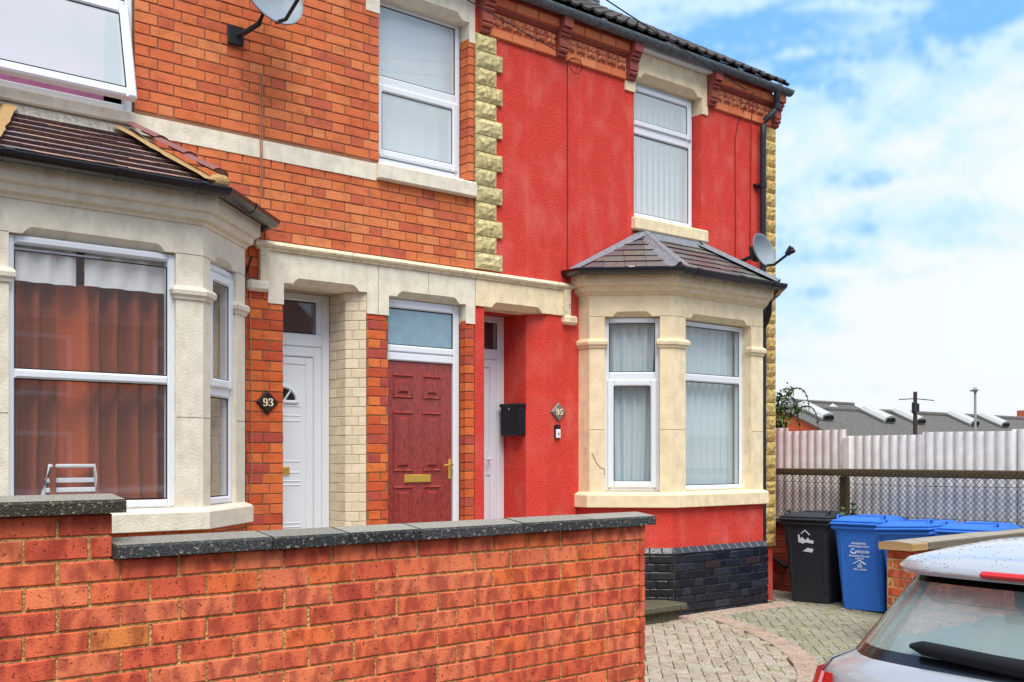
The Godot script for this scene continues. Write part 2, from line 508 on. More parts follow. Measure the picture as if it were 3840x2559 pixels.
func make_materials() -> void:
	T["grain"] = noise(1, 0.06, grey(0.86), grey(1.0), 5)
	T["mottle"] = noise(2, 0.02, grey(0.74), grey(1.0), 5)
	T["brickmix"] = noise(22, 0.010, Color(0.78, 0.68, 0.70), Color(1.0, 0.96, 0.90), 4, 512, FastNoiseLite.TYPE_SIMPLEX_SMOOTH, 0.25, 0.65)
	T["holes"] = noise(23, 0.075, Color(0.12, 0.03, 0.02, 0.0), Color(0.12, 0.03, 0.02, 0.75), 2, 512, FastNoiseLite.TYPE_SIMPLEX_SMOOTH, 0.74, 0.84)
	T["drip"] = noise(24, 0.02, Color(0.42, 0.34, 0.22, 0.0), Color(0.50, 0.40, 0.26, 0.20), 5, 512, FastNoiseLite.TYPE_SIMPLEX_SMOOTH, 0.45, 0.95)
	T["mould"] = noise(25, 0.03, Color(0.10, 0.09, 0.06, 0.0), Color(0.16, 0.13, 0.09, 0.6), 5, 512, FastNoiseLite.TYPE_SIMPLEX_SMOOTH, 0.62, 0.9)
	T["fine"] = noise(3, 0.12, grey(0.0), grey(1.0), 4)
	T["soft"] = noise(4, 0.015, grey(0.94), grey(1.0), 4)
	T["speck"] = noise(15, 0.16, grey(0.35), grey(1.0), 3, 512, FastNoiseLite.TYPE_SIMPLEX_SMOOTH, 0.18, 0.36)
	T["rough"] = noise(5, 0.10, grey(0.60), grey(1.0), 3, 512, FastNoiseLite.TYPE_SIMPLEX_SMOOTH, 0.2, 0.48)
	T["roughh"] = noise(5, 0.10, grey(0.0), grey(1.0), 3)
	T["lump"] = noise(6, 0.025, grey(0.0), grey(1.0), 4)
	T["pale"] = noise(7, 0.012, Color(0.92, 0.52, 0.47, 0.0), Color(0.93, 0.58, 0.53, 0.24), 5, 512, FastNoiseLite.TYPE_SIMPLEX_SMOOTH, 0.38, 0.9)
	T["soot"] = noise(8, 0.012, Color(0.16, 0.08, 0.06, 0.0), Color(0.16, 0.08, 0.06, 0.22), 5, 512, FastNoiseLite.TYPE_SIMPLEX_SMOOTH, 0.45, 0.85)
	T["lichen"] = noise(9, 0.06, Color(0.62, 0.6, 0.5, 0.0), Color(0.7, 0.68, 0.58, 0.7), 4, 512, FastNoiseLite.TYPE_SIMPLEX_SMOOTH, 0.62, 0.8)
	T["moss"] = noise(10, 0.02, Color(0.46, 0.44, 0.26, 0.0), Color(0.46, 0.43, 0.24, 0.45), 5, 512, FastNoiseLite.TYPE_SIMPLEX_SMOOTH, 0.45, 0.8)
	T["efflor"] = noise(12, 0.02, Color(0.80, 0.48, 0.42, 0.0), Color(0.78, 0.46, 0.42, 0.5), 5, 512, FastNoiseLite.TYPE_SIMPLEX_SMOOTH, 0.55, 0.85)
	T["rust"] = noise(13, 0.016, Color(0.80, 0.62, 0.40, 0.0), Color(0.80, 0.62, 0.40, 0.14), 5, 512, FastNoiseLite.TYPE_SIMPLEX_SMOOTH, 0.5, 0.9)
	T["wet"] = noise(14, 0.05, Color(0.16, 0.02, 0.03, 0.0), Color(0.16, 0.02, 0.03, 0.34), 4, 512, FastNoiseLite.TYPE_SIMPLEX_SMOOTH, 0.5, 0.75)
	var m: StandardMaterial3D
	m = mat("house_brick", Color.WHITE, 0.85, "grain", 2.3, "fine", 0.12, true); over(m, "soot", Vector3(0.9, 1.4, 0.9))
	m = mat("mortar", s8(164, 116, 88), 0.95, "grain", 3.0, "fine", 0.2)
	m = mat("garden_brick", Color.WHITE, 0.8, "brickmix", 3.2, "fine", 0.1, true); m.uv1_scale = Vector3(2.1, 1.1, 2.1); over(m, "holes", Vector3(1.1, 1.1, 1.1))
	m = mat("garden_mortar", s8(232, 190, 122), 0.95, "mottle", 4.0, "lump", 0.5)
	m = mat("cream_brick", Color.WHITE, 0.7, "soft", 1.0, "fine", 0.1, true)
	m = mat("red_render", s8(230, 72, 60), 0.85, "rough", 1.5, "roughh", 0.4); over(m, "pale", Vector3(0.5, 0.3, 0.5))
	m = mat("cream_stone", s8(246, 226, 188), 0.75, "soft", 0.8, "fine", 0.15); over(m, "drip", Vector3(1.0, 0.3, 1.0))
	m = mat("pale_stone", s8(238, 228, 208), 0.75, "soft", 0.8, "fine", 0.12); over(m, "drip", Vector3(0.9, 0.3, 0.9))
	m = mat("stained_stone", s8(238, 222, 190), 0.8, "soft", 0.8, "fine", 0.2); over(m, "mould", Vector3(0.9, 2.2, 0.9))
	m = mat("quoin_stone", Color.WHITE, 0.85, "mottle", 1.6, "lump", 0.35, true)
	m = mat("terracotta", Color.WHITE, 0.7, "grain", 2.5, "fine", 0.1, true)
	m = mat("white_plastic", s8(226, 231, 238), 0.35); m.metallic_specular = 0.5
	m = mat("gasket", s8(20, 22, 26), 0.6)
	m = mat("glass", Color(0.85, 0.92, 0.95, 0.03), 0.02); m.transparency = BaseMaterial3D.TRANSPARENCY_ALPHA; m.metallic_specular = 0.6
	m = mat("sky_tint_glass", Color(0.93, 0.98, 1.0, 0.56), 0.02); m.transparency = BaseMaterial3D.TRANSPARENCY_ALPHA; m.metallic_specular = 0.7  # pale veil paints the sky reflection into the pane colour
	m = mat("frosted_glass", s8(128, 158, 172), 0.12, "soft", 1.0, "fine", 0.03); m.metallic_specular = 0.7
	m = mat("black_gutter", s8(24, 25, 30), 0.22); m.metallic_specular = 0.6
	m = mat("grey_gutter", s8(112, 122, 128), 0.45, "mottle", 2.0)
	m = mat("slate", Color.WHITE, 0.35, "mottle", 3.0, "fine", 0.1, true)
	m = mat("clay_tile", Color.WHITE, 0.5, "mottle", 4.0, "fine", 0.1, true)
	m = mat("roof_tile", Color.WHITE, 0.8, "mottle", 6.0, "fine", 0.3, true); over(m, "lichen", Vector3(2.5, 2.5, 2.5))
	m = mat("lead", s8(150, 155, 165), 0.45, "mottle", 2.5, "lump", 0.3)
	m = mat("hip_mortar", s8(206, 168, 116), 0.95, "grain", 5.0, "lump", 1.0)
	m = mat("wall_mortar", s8(206, 200, 186), 0.95, "mottle", 3.0, "fine", 0.4); over(m, "soot", Vector3(2, 2, 2))
	m = mat("crack", s8(120, 104, 84), 0.9)
	m = mat("hip_tile", s8(150, 100, 98), 0.6, "grain", 4.0)
	m = mat("maroon_door", s8(156, 62, 57), 0.22, "soft", 2.0); m.metallic_specular = 0.5; over(m, "wet", Vector3(1.3, 0.4, 1.3))
	m = mat("brass", s8(232, 190, 92), 0.3); m.metallic = 0.7
	m = mat("chrome", s8(200, 202, 206), 0.25); m.metallic = 0.9
	m = mat("plinth_black", Color.WHITE, 0.28, "mottle", 3.0, "lump", 0.2, true); m.metallic_specular = 0.6; over(m, "soot", Vector3(1.2, 3.5, 1.2))
	m = mat("black_mortar", s8(30, 32, 36), 0.6, "mottle", 4.0, "fine", 0.15); over(m, "lichen", Vector3(1.6, 3.0, 1.6))
	m = mat("coping", Color.WHITE, 0.85, "speck", 1.5, "fine", 0.3, true); over(m, "lichen", Vector3(1.4, 1.4, 1.4))
	m = mat("step_stone", s8(112, 108, 92), 0.9, "mottle", 3.0, "fine", 0.3); over(m, "moss", Vector3(1.6, 1.6, 1.6))
	m = mat("concrete", s8(150, 144, 132), 0.9, "mottle", 3.0, "fine", 0.3); over(m, "moss", Vector3(1.0, 1.0, 1.0))
	m = mat("interior", s8(150, 138, 122), 0.9)
	m = mat("dark_interior", s8(60, 52, 46), 0.9)
	m = mat("net_curtain", s8(192, 208, 211), 0.95); m.backlight_enabled = true; m.backlight = Color(0.3, 0.3, 0.3)
	m = mat("orange_curtain", s8(150, 78, 48), 0.95, "soft", 3.0)
	m = mat("bright_curtain", s8(196, 98, 56), 0.95, "soft", 3.0)
	m = mat("pole_wood", s8(78, 68, 62), 0.9, "mottle", 1.0)
	m = mat("pink_curtain", s8(214, 136, 176), 0.95, "soft", 2.0)
	m = mat("curtain_band", s8(235, 238, 236), 0.9)
	m = mat("dish_grey", s8(140, 152, 162), 0.4, "soft", 2.0)
	m = mat("dark_metal", s8(44, 46, 52), 0.45)
	m = mat("black_plastic", s8(22, 24, 30), 0.4)
	m = mat("plate_dark", s8(48, 34, 30), 0.35)
	m = mat("plate_pewter", s8(124, 112, 106), 0.45)
	m = mat("plate_number", s8(235, 220, 186), 0.5)
	m = mat("cable_black", s8(40, 40, 44), 0.6)
	m = mat("cable_tan", s8(176, 124, 98), 0.6)
	m = mat("cable_red", s8(150, 40, 36), 0.6)
	m = mat("wood_grey", s8(124, 104, 78), 0.95, "mottle", 5.0, "lump", 0.6); over(m, "moss", Vector3(1.5, 3.0, 1.5))
	m = mat("sheet_white", s8(250, 248, 244), 0.5, "soft", 0.6); over(m, "drip", Vector3(1.0, 0.2, 1.0))
	m = mat("wire", s8(58, 58, 56), 0.6)
	m = mat("bin_black", s8(52, 55, 62), 0.5, "soft", 2.0, "fine", 0.03)
	m = mat("bin_blue", s8(58, 122, 218), 0.42, "soft", 2.0, "fine", 0.03)
	m = mat("print_white", s8(236, 240, 246), 0.7)
	m = mat("rubber", s8(18, 18, 20), 0.8)
	m = mat("paver", Color.WHITE, 0.75, "mottle", 4.0, "fine", 0.2, true); over(m, "moss", Vector3(0.9, 0.9, 0.9))
	m = mat("paver_sand", s8(120, 110, 88), 0.95, "mottle", 3.0, "fine", 0.3); over(m, "moss", Vector3(0.8, 0.8, 0.8))
	m = mat("asphalt", s8(72, 72, 74), 0.9, "mottle", 3.0, "fine", 0.4)
	m = mat("pavement", s8(126, 122, 116), 0.9, "mottle", 2.0, "fine", 0.3)
	m = mat("earth", s8(104, 100, 88), 0.95, "mottle", 0.4)
	m = mat("low_brick", Color.WHITE, 0.7, "mottle", 4.0, "fine", 0.15, true)
	m = mat("roof_sheet", s8(112, 108, 106), 0.95, "mottle", 0.35, "lump", 3.0); over(m, "lichen", Vector3(0.5, 0.5, 0.5))
	m = mat("vent_grey", s8(188, 188, 184), 0.6, "soft", 0.6)
	m = mat("orange_wall", s8(226, 108, 66), 0.9, "grain", 0.8)
	m = mat("leaf", Color.WHITE, 0.6, "", 1.0, "", 0.1, true)
	m = mat("stem", s8(84, 76, 56), 0.9)
	m = mat("car_paint", s8(186, 187, 190), 0.28); m.metallic = 0.35; m.clearcoat_enabled = true; m.clearcoat = 0.9; m.clearcoat_roughness = 0.04; m.metallic_specular = 0.5
	m = mat("car_black", s8(22, 22, 26), 0.18); m.metallic_specular = 0.6
	m = mat("car_trim", s8(26, 27, 30), 0.5)
	m = mat("car_glass", Color(0.70, 0.77, 0.75, 0.48), 0.02); m.transparency = BaseMaterial3D.TRANSPARENCY_ALPHA; m.metallic_specular = 0.75  # pale cloudy tint stands in for sky reflected on the glass
	m = mat("lamp_red", s8(206, 16, 22), 0.12); m.clearcoat_enabled = true; m.clearcoat = 1.0
	m = mat("lamp_clear", s8(240, 170, 170), 0.12); m.clearcoat_enabled = true
	m = mat("far_brick", s8(206, 120, 86), 0.9, "mottle", 0.7)
	m = mat("far_roof", s8(168, 104, 86), 0.9, "mottle", 0.7)
	m = mat("droplet", s8(150, 164, 166), 0.05); m.metallic_specular = 0.6
	m = mat("steel", s8(150, 156, 160), 0.5)

# ---------------------------------------------------------------- windows and doors
# a white window on a face; x,y from its lower left corner, z = 0 at its front
func bars(b: MB, x0: float, y0: float, x1: float, y1: float, t: float, z0: float, z1: float, bev := 0.012) -> void:
	b.brick(x0, y0, x0 + t, y1, z0, z1, bev); b.brick(x1 - t, y0, x1, y1, z0, z1, bev)
	b.brick(x0 + t + 0.0005, y1 - t, x1 - t - 0.0005, y1, z0, z1 - 0.0008, bev); b.brick(x0 + t + 0.0005, y0, x1 - t - 0.0005, y0 + t, z0, z1 - 0.0008, bev)

func pane(parent: Node, xf: Transform3D, x0: float, y0: float, x1: float, y1: float, z: float, glass: String) -> void:
	var b := MB.new(); b.xf = xf
	b.quad(Vector3(x0, y0, z), Vector3(x1, y0, z), Vector3(x1, y1, z), Vector3(x0, y1, z))
	obj("pane", b, M[glass], parent)
	if glass == "glass":
		var inner := MB.new(); inner.xf = xf
		inner.quad(Vector3(x0, y0, z - 0.02), Vector3(x1, y0, z - 0.02), Vector3(x1, y1, z - 0.02), Vector3(x0, y1, z - 0.02))
		obj("pane", inner, M[glass], parent)
	var g := MB.new(); g.xf = xf
	var t := 0.007
	g.box(x0, y0, z + 0.001, x0 + t, y1, z + 0.005); g.box(x1 - t, y0, z + 0.001, x1, y1, z + 0.005)
	g.box(x0 + t, y1 - t, z + 0.001, x1 - t, y1, z + 0.0045); g.box(x0 + t, y0, z + 0.001, x1 - t, y0 + t, z + 0.0045)
	obj("gasket", g, M.gasket, parent)

# rows: list of [y0, y1, sash?] from the bottom; the frame fills w x h
func window(house: Node, xf: Transform3D, w: float, h: float, rows: Array, t := 0.05, glass := "glass", board := 0.0) -> Node3D:
	var b := MB.new(); b.xf = xf
	bars(b, 0, 0, w, h, t, -0.07, 0.0)
	for i in rows.size() - 1:
		b.brick(t + 0.001, rows[i][1], w - t - 0.001, rows[i + 1][0], -0.068, -0.002, 0.012)
	if board > 0.0: b.brick(-0.02, -board, w + 0.02, -0.002, -0.05, 0.05, 0.008)
	var win := obj("window", b, M.white_plastic, house)
	for r: Array in rows:
		if r[2]:
			var s := MB.new(); s.xf = xf
			var i := 0.018
			bars(s, t - i, r[0] - i, w - t + i, r[1] + i, 0.062, -0.055, 0.018)
			obj("sash", s, M.white_plastic, win)
			pane(win, xf, t - i + 0.06, r[0] - i + 0.06, w - t + i - 0.06, r[1] + i - 0.06, 0.0, glass)
		else:
			pane(win, xf, t, r[0], w - t, r[1], -0.022, glass)
	return win

# a hanging cloth in waves, as wide as x0..x1 on a face
func cloth(xf: Transform3D, x0: float, x1: float, y0: float, y1: float, z: float, waves: float, amp: float, sd: int, gather := 0.0) -> MB:
	var b := MB.new(); b.xf = xf
	var f := FastNoiseLite.new(); f.seed = sd; f.frequency = 1.1
	var K := int(maxf(waves * 8, 12))
	var rows := []
	for j in 9:
		var y := lerpf(y0, y1, j / 8.0)
		var row := PackedVector3Array()
		for i in K + 1:
			var u := float(i) / K
			var x := lerpf(x0, x1, u)
			var wob := f.get_noise_2d(x * 3.0, y * 0.5)
			var pinch := gather * (1.0 - j / 8.0) * (0.5 - u) * 0.6
			row.append(Vector3(x + wob * 0.02 + pinch * (x1 - x0), y, z + amp * sin(u * waves * TAU + wob * 2.5) * (0.8 + 0.5 * wob)))
		rows.append(row)
	b.grid(rows)
	return b

func raised_panel(b: MB, x0: float, y0: float, x1: float, y1: float, z: float) -> void:
	# recessed moulding ring and a raised field
	var ring := 0.024
	b.brick(x0, y0, x1, y0 + ring, z, z + 0.013, 0.011); b.brick(x0, y1 - ring, x1, y1, z, z + 0.013, 0.011)
	b.brick(x0, y0 + ring + 0.0005, x0 + ring, y1 - ring - 0.0005, z, z + 0.0125, 0.011); b.brick(x1 - ring, y0 + ring + 0.0005, x1, y1 - ring - 0.0005, z, z + 0.0125, 0.011)
	b.brick(x0 + 0.032, y0 + 0.032, x1 - 0.032, y1 - 0.032, z, z + 0.018, 0.03)

func lettering(parent: Node, text: String, size: float, depth: float, m: Material, xf: Transform3D, font := "Droid Sans", bold := 700) -> void:
	var tm := TextMesh.new()
	var f := SystemFont.new(); f.font_names = PackedStringArray([font]); f.font_weight = bold
	tm.font = f; tm.text = text; tm.font_size = 64; tm.depth = depth; tm.pixel_size = size / 46.0
	inst("lettering", tm, m, parent, xf)

func number_plate(called_for: String, at: Vector3, m: String, label: String) -> void:
	var s := thing("house_number_plate", label, "house number", at, "house number plates")
	var b := MB.new(); b.xf = Transform3D(Basis(Vector3.BACK, PI / 4), Vector3.ZERO)
	b.brick(-0.066, -0.066, 0.066, 0.066, 0.001, 0.02, 0.012)
	obj("plate", b, M[m], s)
	lettering(s, called_for, 0.058, 0.006, M.plate_number, Transform3D(Basis(), Vector3(0, 0, 0.022)), "Droid Serif")

func satellite_dish(label: String, at: Vector3, aim: Vector3, arm: Array, r := 0.30) -> void:
	var s := thing("satellite_dish", label, "satellite dish", at, "satellite dishes on the house fronts")
	var z := aim.normalized()
	var x := Vector3.UP.cross(z).normalized()
	var bas := Basis(x, z.cross(x), z)
	var b := MB.new()
	b.xf = Transform3D(bas, Vector3.ZERO) * Transform3D(Basis(Vector3.RIGHT, PI / 2).scaled(Vector3(1, 1, 1)), Vector3.ZERO)
	var prof := []
	for i in 9:
		var q := i / 8.0
		prof.append(Vector2(r * q * 0.92, 0.085 * q * q))
	for i in 9:
		var q := 1.0 - i / 8.0
		prof.append(Vector2(r * q * 0.92 + 0.004 * float(i == 0), 0.085 * q * q - 0.012))
	b.lathe(Vector3.ZERO, prof, 36)
	obj("dish", b, M.dish_grey, s)
	var a := MB.new(); a.xf = Transform3D(bas, Vector3.ZERO)
	a.tube([Vector3(0, -r * 0.85, 0.05), Vector3(0, -r * 1.0, 0.16), Vector3(0, -r * 0.75, 0.36)], 0.014, 8)
	obj("feed_arm", a, M.dark_metal, s)
	var l := MB.new(); l.xf = Transform3D(bas, Vector3.ZERO)
	l.tube([Vector3(0, -r * 0.78, 0.33), Vector3(0, -r * 0.5, 0.40)], 0.03, 12)
	l.cbox(-0.035, -r * 0.82, 0.33, 0.035, -r * 0.62, 0.42, 0.012)
	obj("receiver", l, M.dark_metal, s)
	var br := MB.new()
	br.tube(arm, 0.02, 10)
	obj("mount_arm", br, M.dark_metal, s)
	var pl := MB.new()
	var e: Vector3 = arm[-1]
	pl.cbox(e.x - 0.06, e.y - 0.07, e.z, e.x + 0.06, e.y + 0.07, e.z + 0.03, 0.006)
	obj("wall_bracket", pl, M.dark_metal, s)
	var cl := MB.new(); cl.xf = Transform3D(bas, Vector3.ZERO)
	cl.cbox(-0.06, -0.08, -0.07, 0.06, 0.08, -0.015, 0.01)
	obj("clamp", cl, M.dark_metal, s)

# overlapping tiles on a sloping facet between an eaves edge and a top edge
func facet(parent: Node, called: String, EL: Vector3, ER: Vector3, TL: Vector3, TR: Vector3, rows: int, tw: float, m: String, tones: Array, thick := 0.012) -> void:
	var upv := ((TL + TR) / 2 - (EL + ER) / 2).normalized()
	var nrm := (ER - EL).cross(upv).normalized()
	var along := (ER - EL).normalized()
	for i in rows:
		var t0 := float(i) / rows; var t1 := minf(float(i + 1) / rows + 0.03, 1.0)
		var L0 := EL.lerp(TL, t0); var R0 := ER.lerp(TR, t0); var L1 := EL.lerp(TL, t1); var R1 := ER.lerp(TR, t1)
		var a0 := 0.0; var a1 := (R0 - L0).length()
		var b0 := (L1 - L0).dot(along); var b1 := (R1 - L0).dot(along)
		var rise := (L1 - L0) - along * b0
		var x := -tw * (0.5 if i % 2 == 1 else 0.0) - 0.01
		while x < a1:
			var s0 := maxf(x, a0); var s1 := minf(x + tw - 0.004, a1)
			x += tw
			if s1 - s0 < 0.012: continue
			var u0 := clampf(s0, b0, b1); var u1 := clampf(s1, b0, b1)
			var lift := nrm * (thick + rng.randf_range(0, 0.005))
			var p0 := L0 + along * s0; var p1 := L0 + along * s1
			var q1 := L0 + along * u1 + rise; var q0 := L0 + along * u0 + rise
			var b := MB.new()
			b.col = tones[rng.randi() % tones.size()]
			b.quad(p0 + lift, p1 + lift, q1 + nrm * 0.002, q0 + nrm * 0.002)
			b.col = b.col * Color(0.22, 0.22, 0.24)  # edges coloured much darker to paint shadow lines between the rows
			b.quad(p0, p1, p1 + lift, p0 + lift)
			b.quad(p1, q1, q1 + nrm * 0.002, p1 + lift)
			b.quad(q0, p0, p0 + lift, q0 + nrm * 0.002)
			obj(called, b, M[m], parent)

# ---------------------------------------------------------------- the two houses
const TONES_A := [[238, 132, 82], [234, 126, 78], [230, 120, 74], [240, 140, 88], [242, 146, 94], [224, 114, 74], [236, 130, 84], [232, 124, 80], [238, 134, 80], [216, 110, 80]]
const TONES_G := [[234, 122, 86], [238, 130, 92], [228, 114, 82], [242, 140, 100], [222, 106, 80], [240, 126, 78], [236, 134, 98], [230, 124, 90]]

func tones(list: Array, k := 1.0) -> Array:
	var o := []
	for t: Array in list: o.append(lin(t[0], t[1], t[2], k))
	return o

func bay(house: Node3D, path: Array, holes: Array, stone: String, recess: Array, glass: String, sashes: Array) -> void:
	# holes: [a, b] along the left cant, the front and the right cant
	var b := MB.new()
	for f in 3:
		var p: Vector2 = path[f + 1]; var q: Vector2 = path[f + 2]
		var W := p.distance_to(q)
		b.xf = face(p, q)
		var h: Array = holes[f]
		b.box(0, 1.37, -0.2, h[0], 3.05, 0); b.box(h[1], 1.37, -0.2, W, 3.05, 0)
		b.shoulder(0, W, 3.27, 3.05, h[0], h[1], 3.045, 3.09, 0.0, -0.2)
	for s: int in [0, 4]:
		b.xf = face(path[s], path[s + 1])
		b.box(0, 1.37, -0.15, path[s].distance_to(path[s + 1]), 3.27, 0)
	obj("bay_stonework", b, M[stone], house)
	for f in 3:
		var W2: float = path[f + 1].distance_to(path[f + 2])
		for seg: Array in [[0.003, holes[f][0] - 0.003], [holes[f][1] + 0.003, W2 - 0.003]]:
			for jy: float in [1.98, 3.046]:
				var jb := MB.new(); jb.xf = face(path[f + 1], path[f + 2])
				jb.box(seg[0], jy - 0.0018, -0.01, seg[1], jy + 0.0018, 0.0012)
				obj("joint", jb, M.crack, house)
	var sl := MB.new()
	sl.sweep(path, [Vector2(-0.15, 1.247), Vector2(0.05, 1.245), Vector2(0.055, 1.25), Vector2(0.055, 1.36), Vector2(0.045, 1.372), Vector2(0.0, 1.392), Vector2(-0.19, 1.395)])
	obj("bay_sill", sl, M[stone], house)
	var co := MB.new()
	co.sweep(path, [Vector2(-0.1, 3.245), Vector2(0.012, 3.245), Vector2(0.018, 3.262), Vector2(0.05, 3.275), Vector2(0.058, 3.30), Vector2(0.062, 3.318), Vector2(0.085, 3.325), Vector2(0.10, 3.345), Vector2(0.102, 3.43), Vector2(-0.15, 3.435)])
	obj("cornice", co, M[stone], house)
	# capitals on the piers
	var cap := [Vector2(-0.02, 2.745), Vector2(0.012, 2.75), Vector2(0.016, 2.768), Vector2(0.03, 2.78), Vector2(0.034, 2.806), Vector2(0.022, 2.826), Vector2(-0.02, 2.845)]
	for f in 4:
		var pts := []
		if f > 0:
			var p: Vector2 = path[f]; var q: Vector2 = path[f + 1]; var d := (q - p).normalized(); var nn := Vector2(-d.y, d.x)
			pts.append(p + d * (holes[f - 1][1] + 0.0) - nn * 0.05)
			pts.append(p + d * holes[f - 1][1])
		if f == 0: pts.append(path[0])
		pts.append(path[f + 1])
		if f < 3:
			var p: Vector2 = path[f + 1]; var q: Vector2 = path[f + 2]; var d := (q - p).normalized(); var nn := Vector2(-d.y, d.x)
			pts.append(p + d * holes[f][0])
			pts.append(p + d * holes[f][0] - nn * 0.05)
		if f == 3: pts.append(path[5])
		var c := MB.new()
		c.sweep(pts, cap)
		obj("capital", c, M[stone], house)
	for f in 3:
		var xf := face(path[f + 1], path[f + 2]) * Transform3D(Basis(), Vector3(holes[f][0] - 0.01, 1.395, -recess[f]))
		var w: float = holes[f][1] - holes[f][0] + 0.02
		window(house, xf, w, 1.645, sashes[f], 0.05, glass, 0.0)

func bay_roof(house: Node3D, path: Array, x0: float, x1: float, ridge_y: float, called: String, m: String, tone: Array, rows: int, tw: float, hip: String, gutter_fall: int) -> void:
	var e := 0.135
	var ye := 3.475
	var E := []
	for i in 6:
		var p: Vector2 = path[i]
		var o := Vector2.ZERO
		if i == 0: o = Vector2(-e, 0)
		elif i == 5: o = Vector2(e, 0)
		elif i == 1: o = Vector2(-e, e * 0.41)
		elif i == 4: o = Vector2(e, e * 0.41)
		elif i == 2: o = Vector2(-e * 0.41, e)
		elif i == 3: o = Vector2(e * 0.41, e)
		E.append(Vector3(p.x + o.x, ye, p.y + o.y))
	var TL := Vector3(x0, ridge_y, 0.02); var TR := Vector3(x1, ridge_y, 0.02)
	var deck := MB.new()
	var dn := Vector3(0, -0.004, 0)
	deck.quad(E[2] + dn, E[3] + dn, TR + dn, TL + dn)
	deck.tri(E[1] + dn, E[2] + dn, TL + dn); deck.tri(E[0] + dn, E[1] + dn, TL + dn)
	deck.tri(E[3] + dn, E[4] + dn, TR + dn); deck.tri(E[4] + dn, E[5] + dn, TR + dn)
	var fl := Vector3(0, -0.045, 0)
	deck.quad(E[5] + fl, E[0] + fl, E[1] + fl, E[4] + fl); deck.quad(E[4] + fl, E[1] + fl, E[2] + fl, E[3] + fl)
	var roof := obj("bay_roof", deck, M.dark_metal, house)
	var th := 0.03 if hip == "mortar" else 0.012
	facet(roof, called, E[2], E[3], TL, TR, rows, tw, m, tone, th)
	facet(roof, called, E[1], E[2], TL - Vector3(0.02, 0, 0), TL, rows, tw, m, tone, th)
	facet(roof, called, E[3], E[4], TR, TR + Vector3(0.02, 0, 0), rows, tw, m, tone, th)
	for s: int in [0, 1]:
		var a: Vector3 = E[2] if s == 0 else E[3]
		var t: Vector3 = TL if s == 0 else TR
		var sg := -1.0 if s == 0 else 1.0
		var dirv := (t - a).normalized()
		var nv := Vector3(sg * 0.35, 0.85, 0.45).normalized()
		var side := dirv.cross(nv).normalized()
		if hip == "lead":
			var lb := MB.new()
			var rows2 := []
			for q: float in [0.0, 0.33, 0.66, 1.0]:
				var ctr := a.lerp(t, q) + nv * 0.012
				var r := PackedVector3Array()
				for w: float in [0.115, 0.03, 0.02, 0.0, -0.02, -0.03, -0.115]:
					var hgt: float = {0.115: -0.022, 0.03: 0.004, 0.02: 0.026, 0.0: 0.034}[absf(w)]
					r.append(ctr - side * w * (1.0 - q * 0.35) + nv * (hgt + 0.012))
				rows2.append(r)
			lb.grid(rows2)
			obj("lead_hip", lb, M.lead, roof)
		else:
			var mb := MB.new()
			var rows2 := []
			for q in 13:
				var ctr := a.lerp(t, q / 12.0) + nv * 0.006
				var r := PackedVector3Array()
				var wob := rng.randf_range(0.135, 0.155)
				for w: float in [-1.0, -0.6, 0.0, 0.6, 1.0]:
					r.append(ctr - side * w * wob * sg * sg * -1.0 + nv * (0.035 - 0.03 * w * w + rng.randf_range(-0.004, 0.004)))
				rows2.append(r)
			rows2.reverse()
			mb.grid(rows2)
			obj("hip_mortar", mb, M.hip_mortar, roof)
			for k in 3:
				var hb := MB.new()
				var p0 := a.lerp(t, 0.06 + k * 0.31); var p1 := a.lerp(t, 0.06 + k * 0.31 + 0.318)
				var r3 := []
				for pp: Vector3 in [p0 + nv * 0.075, p1 + nv * 0.058]:
					var r := PackedVector3Array()
					for an in 9:
						var ah := PI * (0.08 + 0.84 * an / 8.0)
						r.append(pp + side * cos(ah) * 0.075 + nv * sin(ah) * 0.045)
					r3.append(r)
				hb.grid(r3)
				hb.tri(r3[0][0], r3[0][4], r3[0][8])
				obj("hip_tile", hb, M.hip_tile, roof)
			var lump := MB.new()
			lump.lathe(a.lerp(t, 0.03) + nv * 0.02, [Vector2(0.0, -0.05), Vector2(0.055, -0.03), Vector2(0.075, 0.01), Vector2(0.055, 0.05), Vector2(0.0, 0.066)], 12)
			obj("hip_end", lump, M.hip_mortar, roof)
	# flashing against the wall
	var fb := MB.new()
	fb.quad(TL + Vector3(-0.02, -0.06, 0.10), TR + Vector3(0.02, -0.06, 0.10), TR + Vector3(0.03, 0.055, 0.02), TL + Vector3(-0.03, 0.055, 0.02))
	for s: int in [0, 1]:
		var a: Vector3 = E[0] if s == 0 else E[5]
		var t: Vector3 = TL if s == 0 else TR
		var u := Vector3(0, 0.07, 0); var o := Vector3(0, 0.012, 0.085)
		if s == 0:
			fb.quad(a + Vector3(0, 0.004, 0.09), t + o, t + u + Vector3(0, 0, 0.01), a + u * 0.4 + Vector3(0, 0, 0.022))
		else:
			fb.quad(t + o, a + Vector3(0, 0.004, 0.09), a + u * 0.4 + Vector3(0, 0, 0.022), t + u + Vector3(0, 0, 0.01))
	obj("flashing", fb, M.lead if hip == "lead" else M.wall_mortar, roof)
	# half-round gutter
	var gp := []
	for i in 9:
		var an := PI + PI * i / 8.0
		gp.append(Vector2(0.055 + 0.055 * cos(an), 3.462 + 0.055 * sin(an)))
	var outer := gp.duplicate(); outer.append(Vector2(0.11, 3.47)); outer.append(Vector2(0.102, 3.47))
	for i in 9:
		var an := TAU - PI * i / 8.0
		outer.append(Vector2(0.055 + 0.047 * cos(an), 3.465 + 0.047 * sin(an)))
	outer.append(Vector2(0.0, 3.47))
	var gpath := []
	for i in range(0, 6):
		var q: Vector3 = E[i]
		gpath.append(Vector2(q.x, q.z))
	gpath[0] = Vector2(gpath[0].x, 0.005); gpath[5] = Vector2(gpath[5].x, 0.005)
	var g := MB.new()
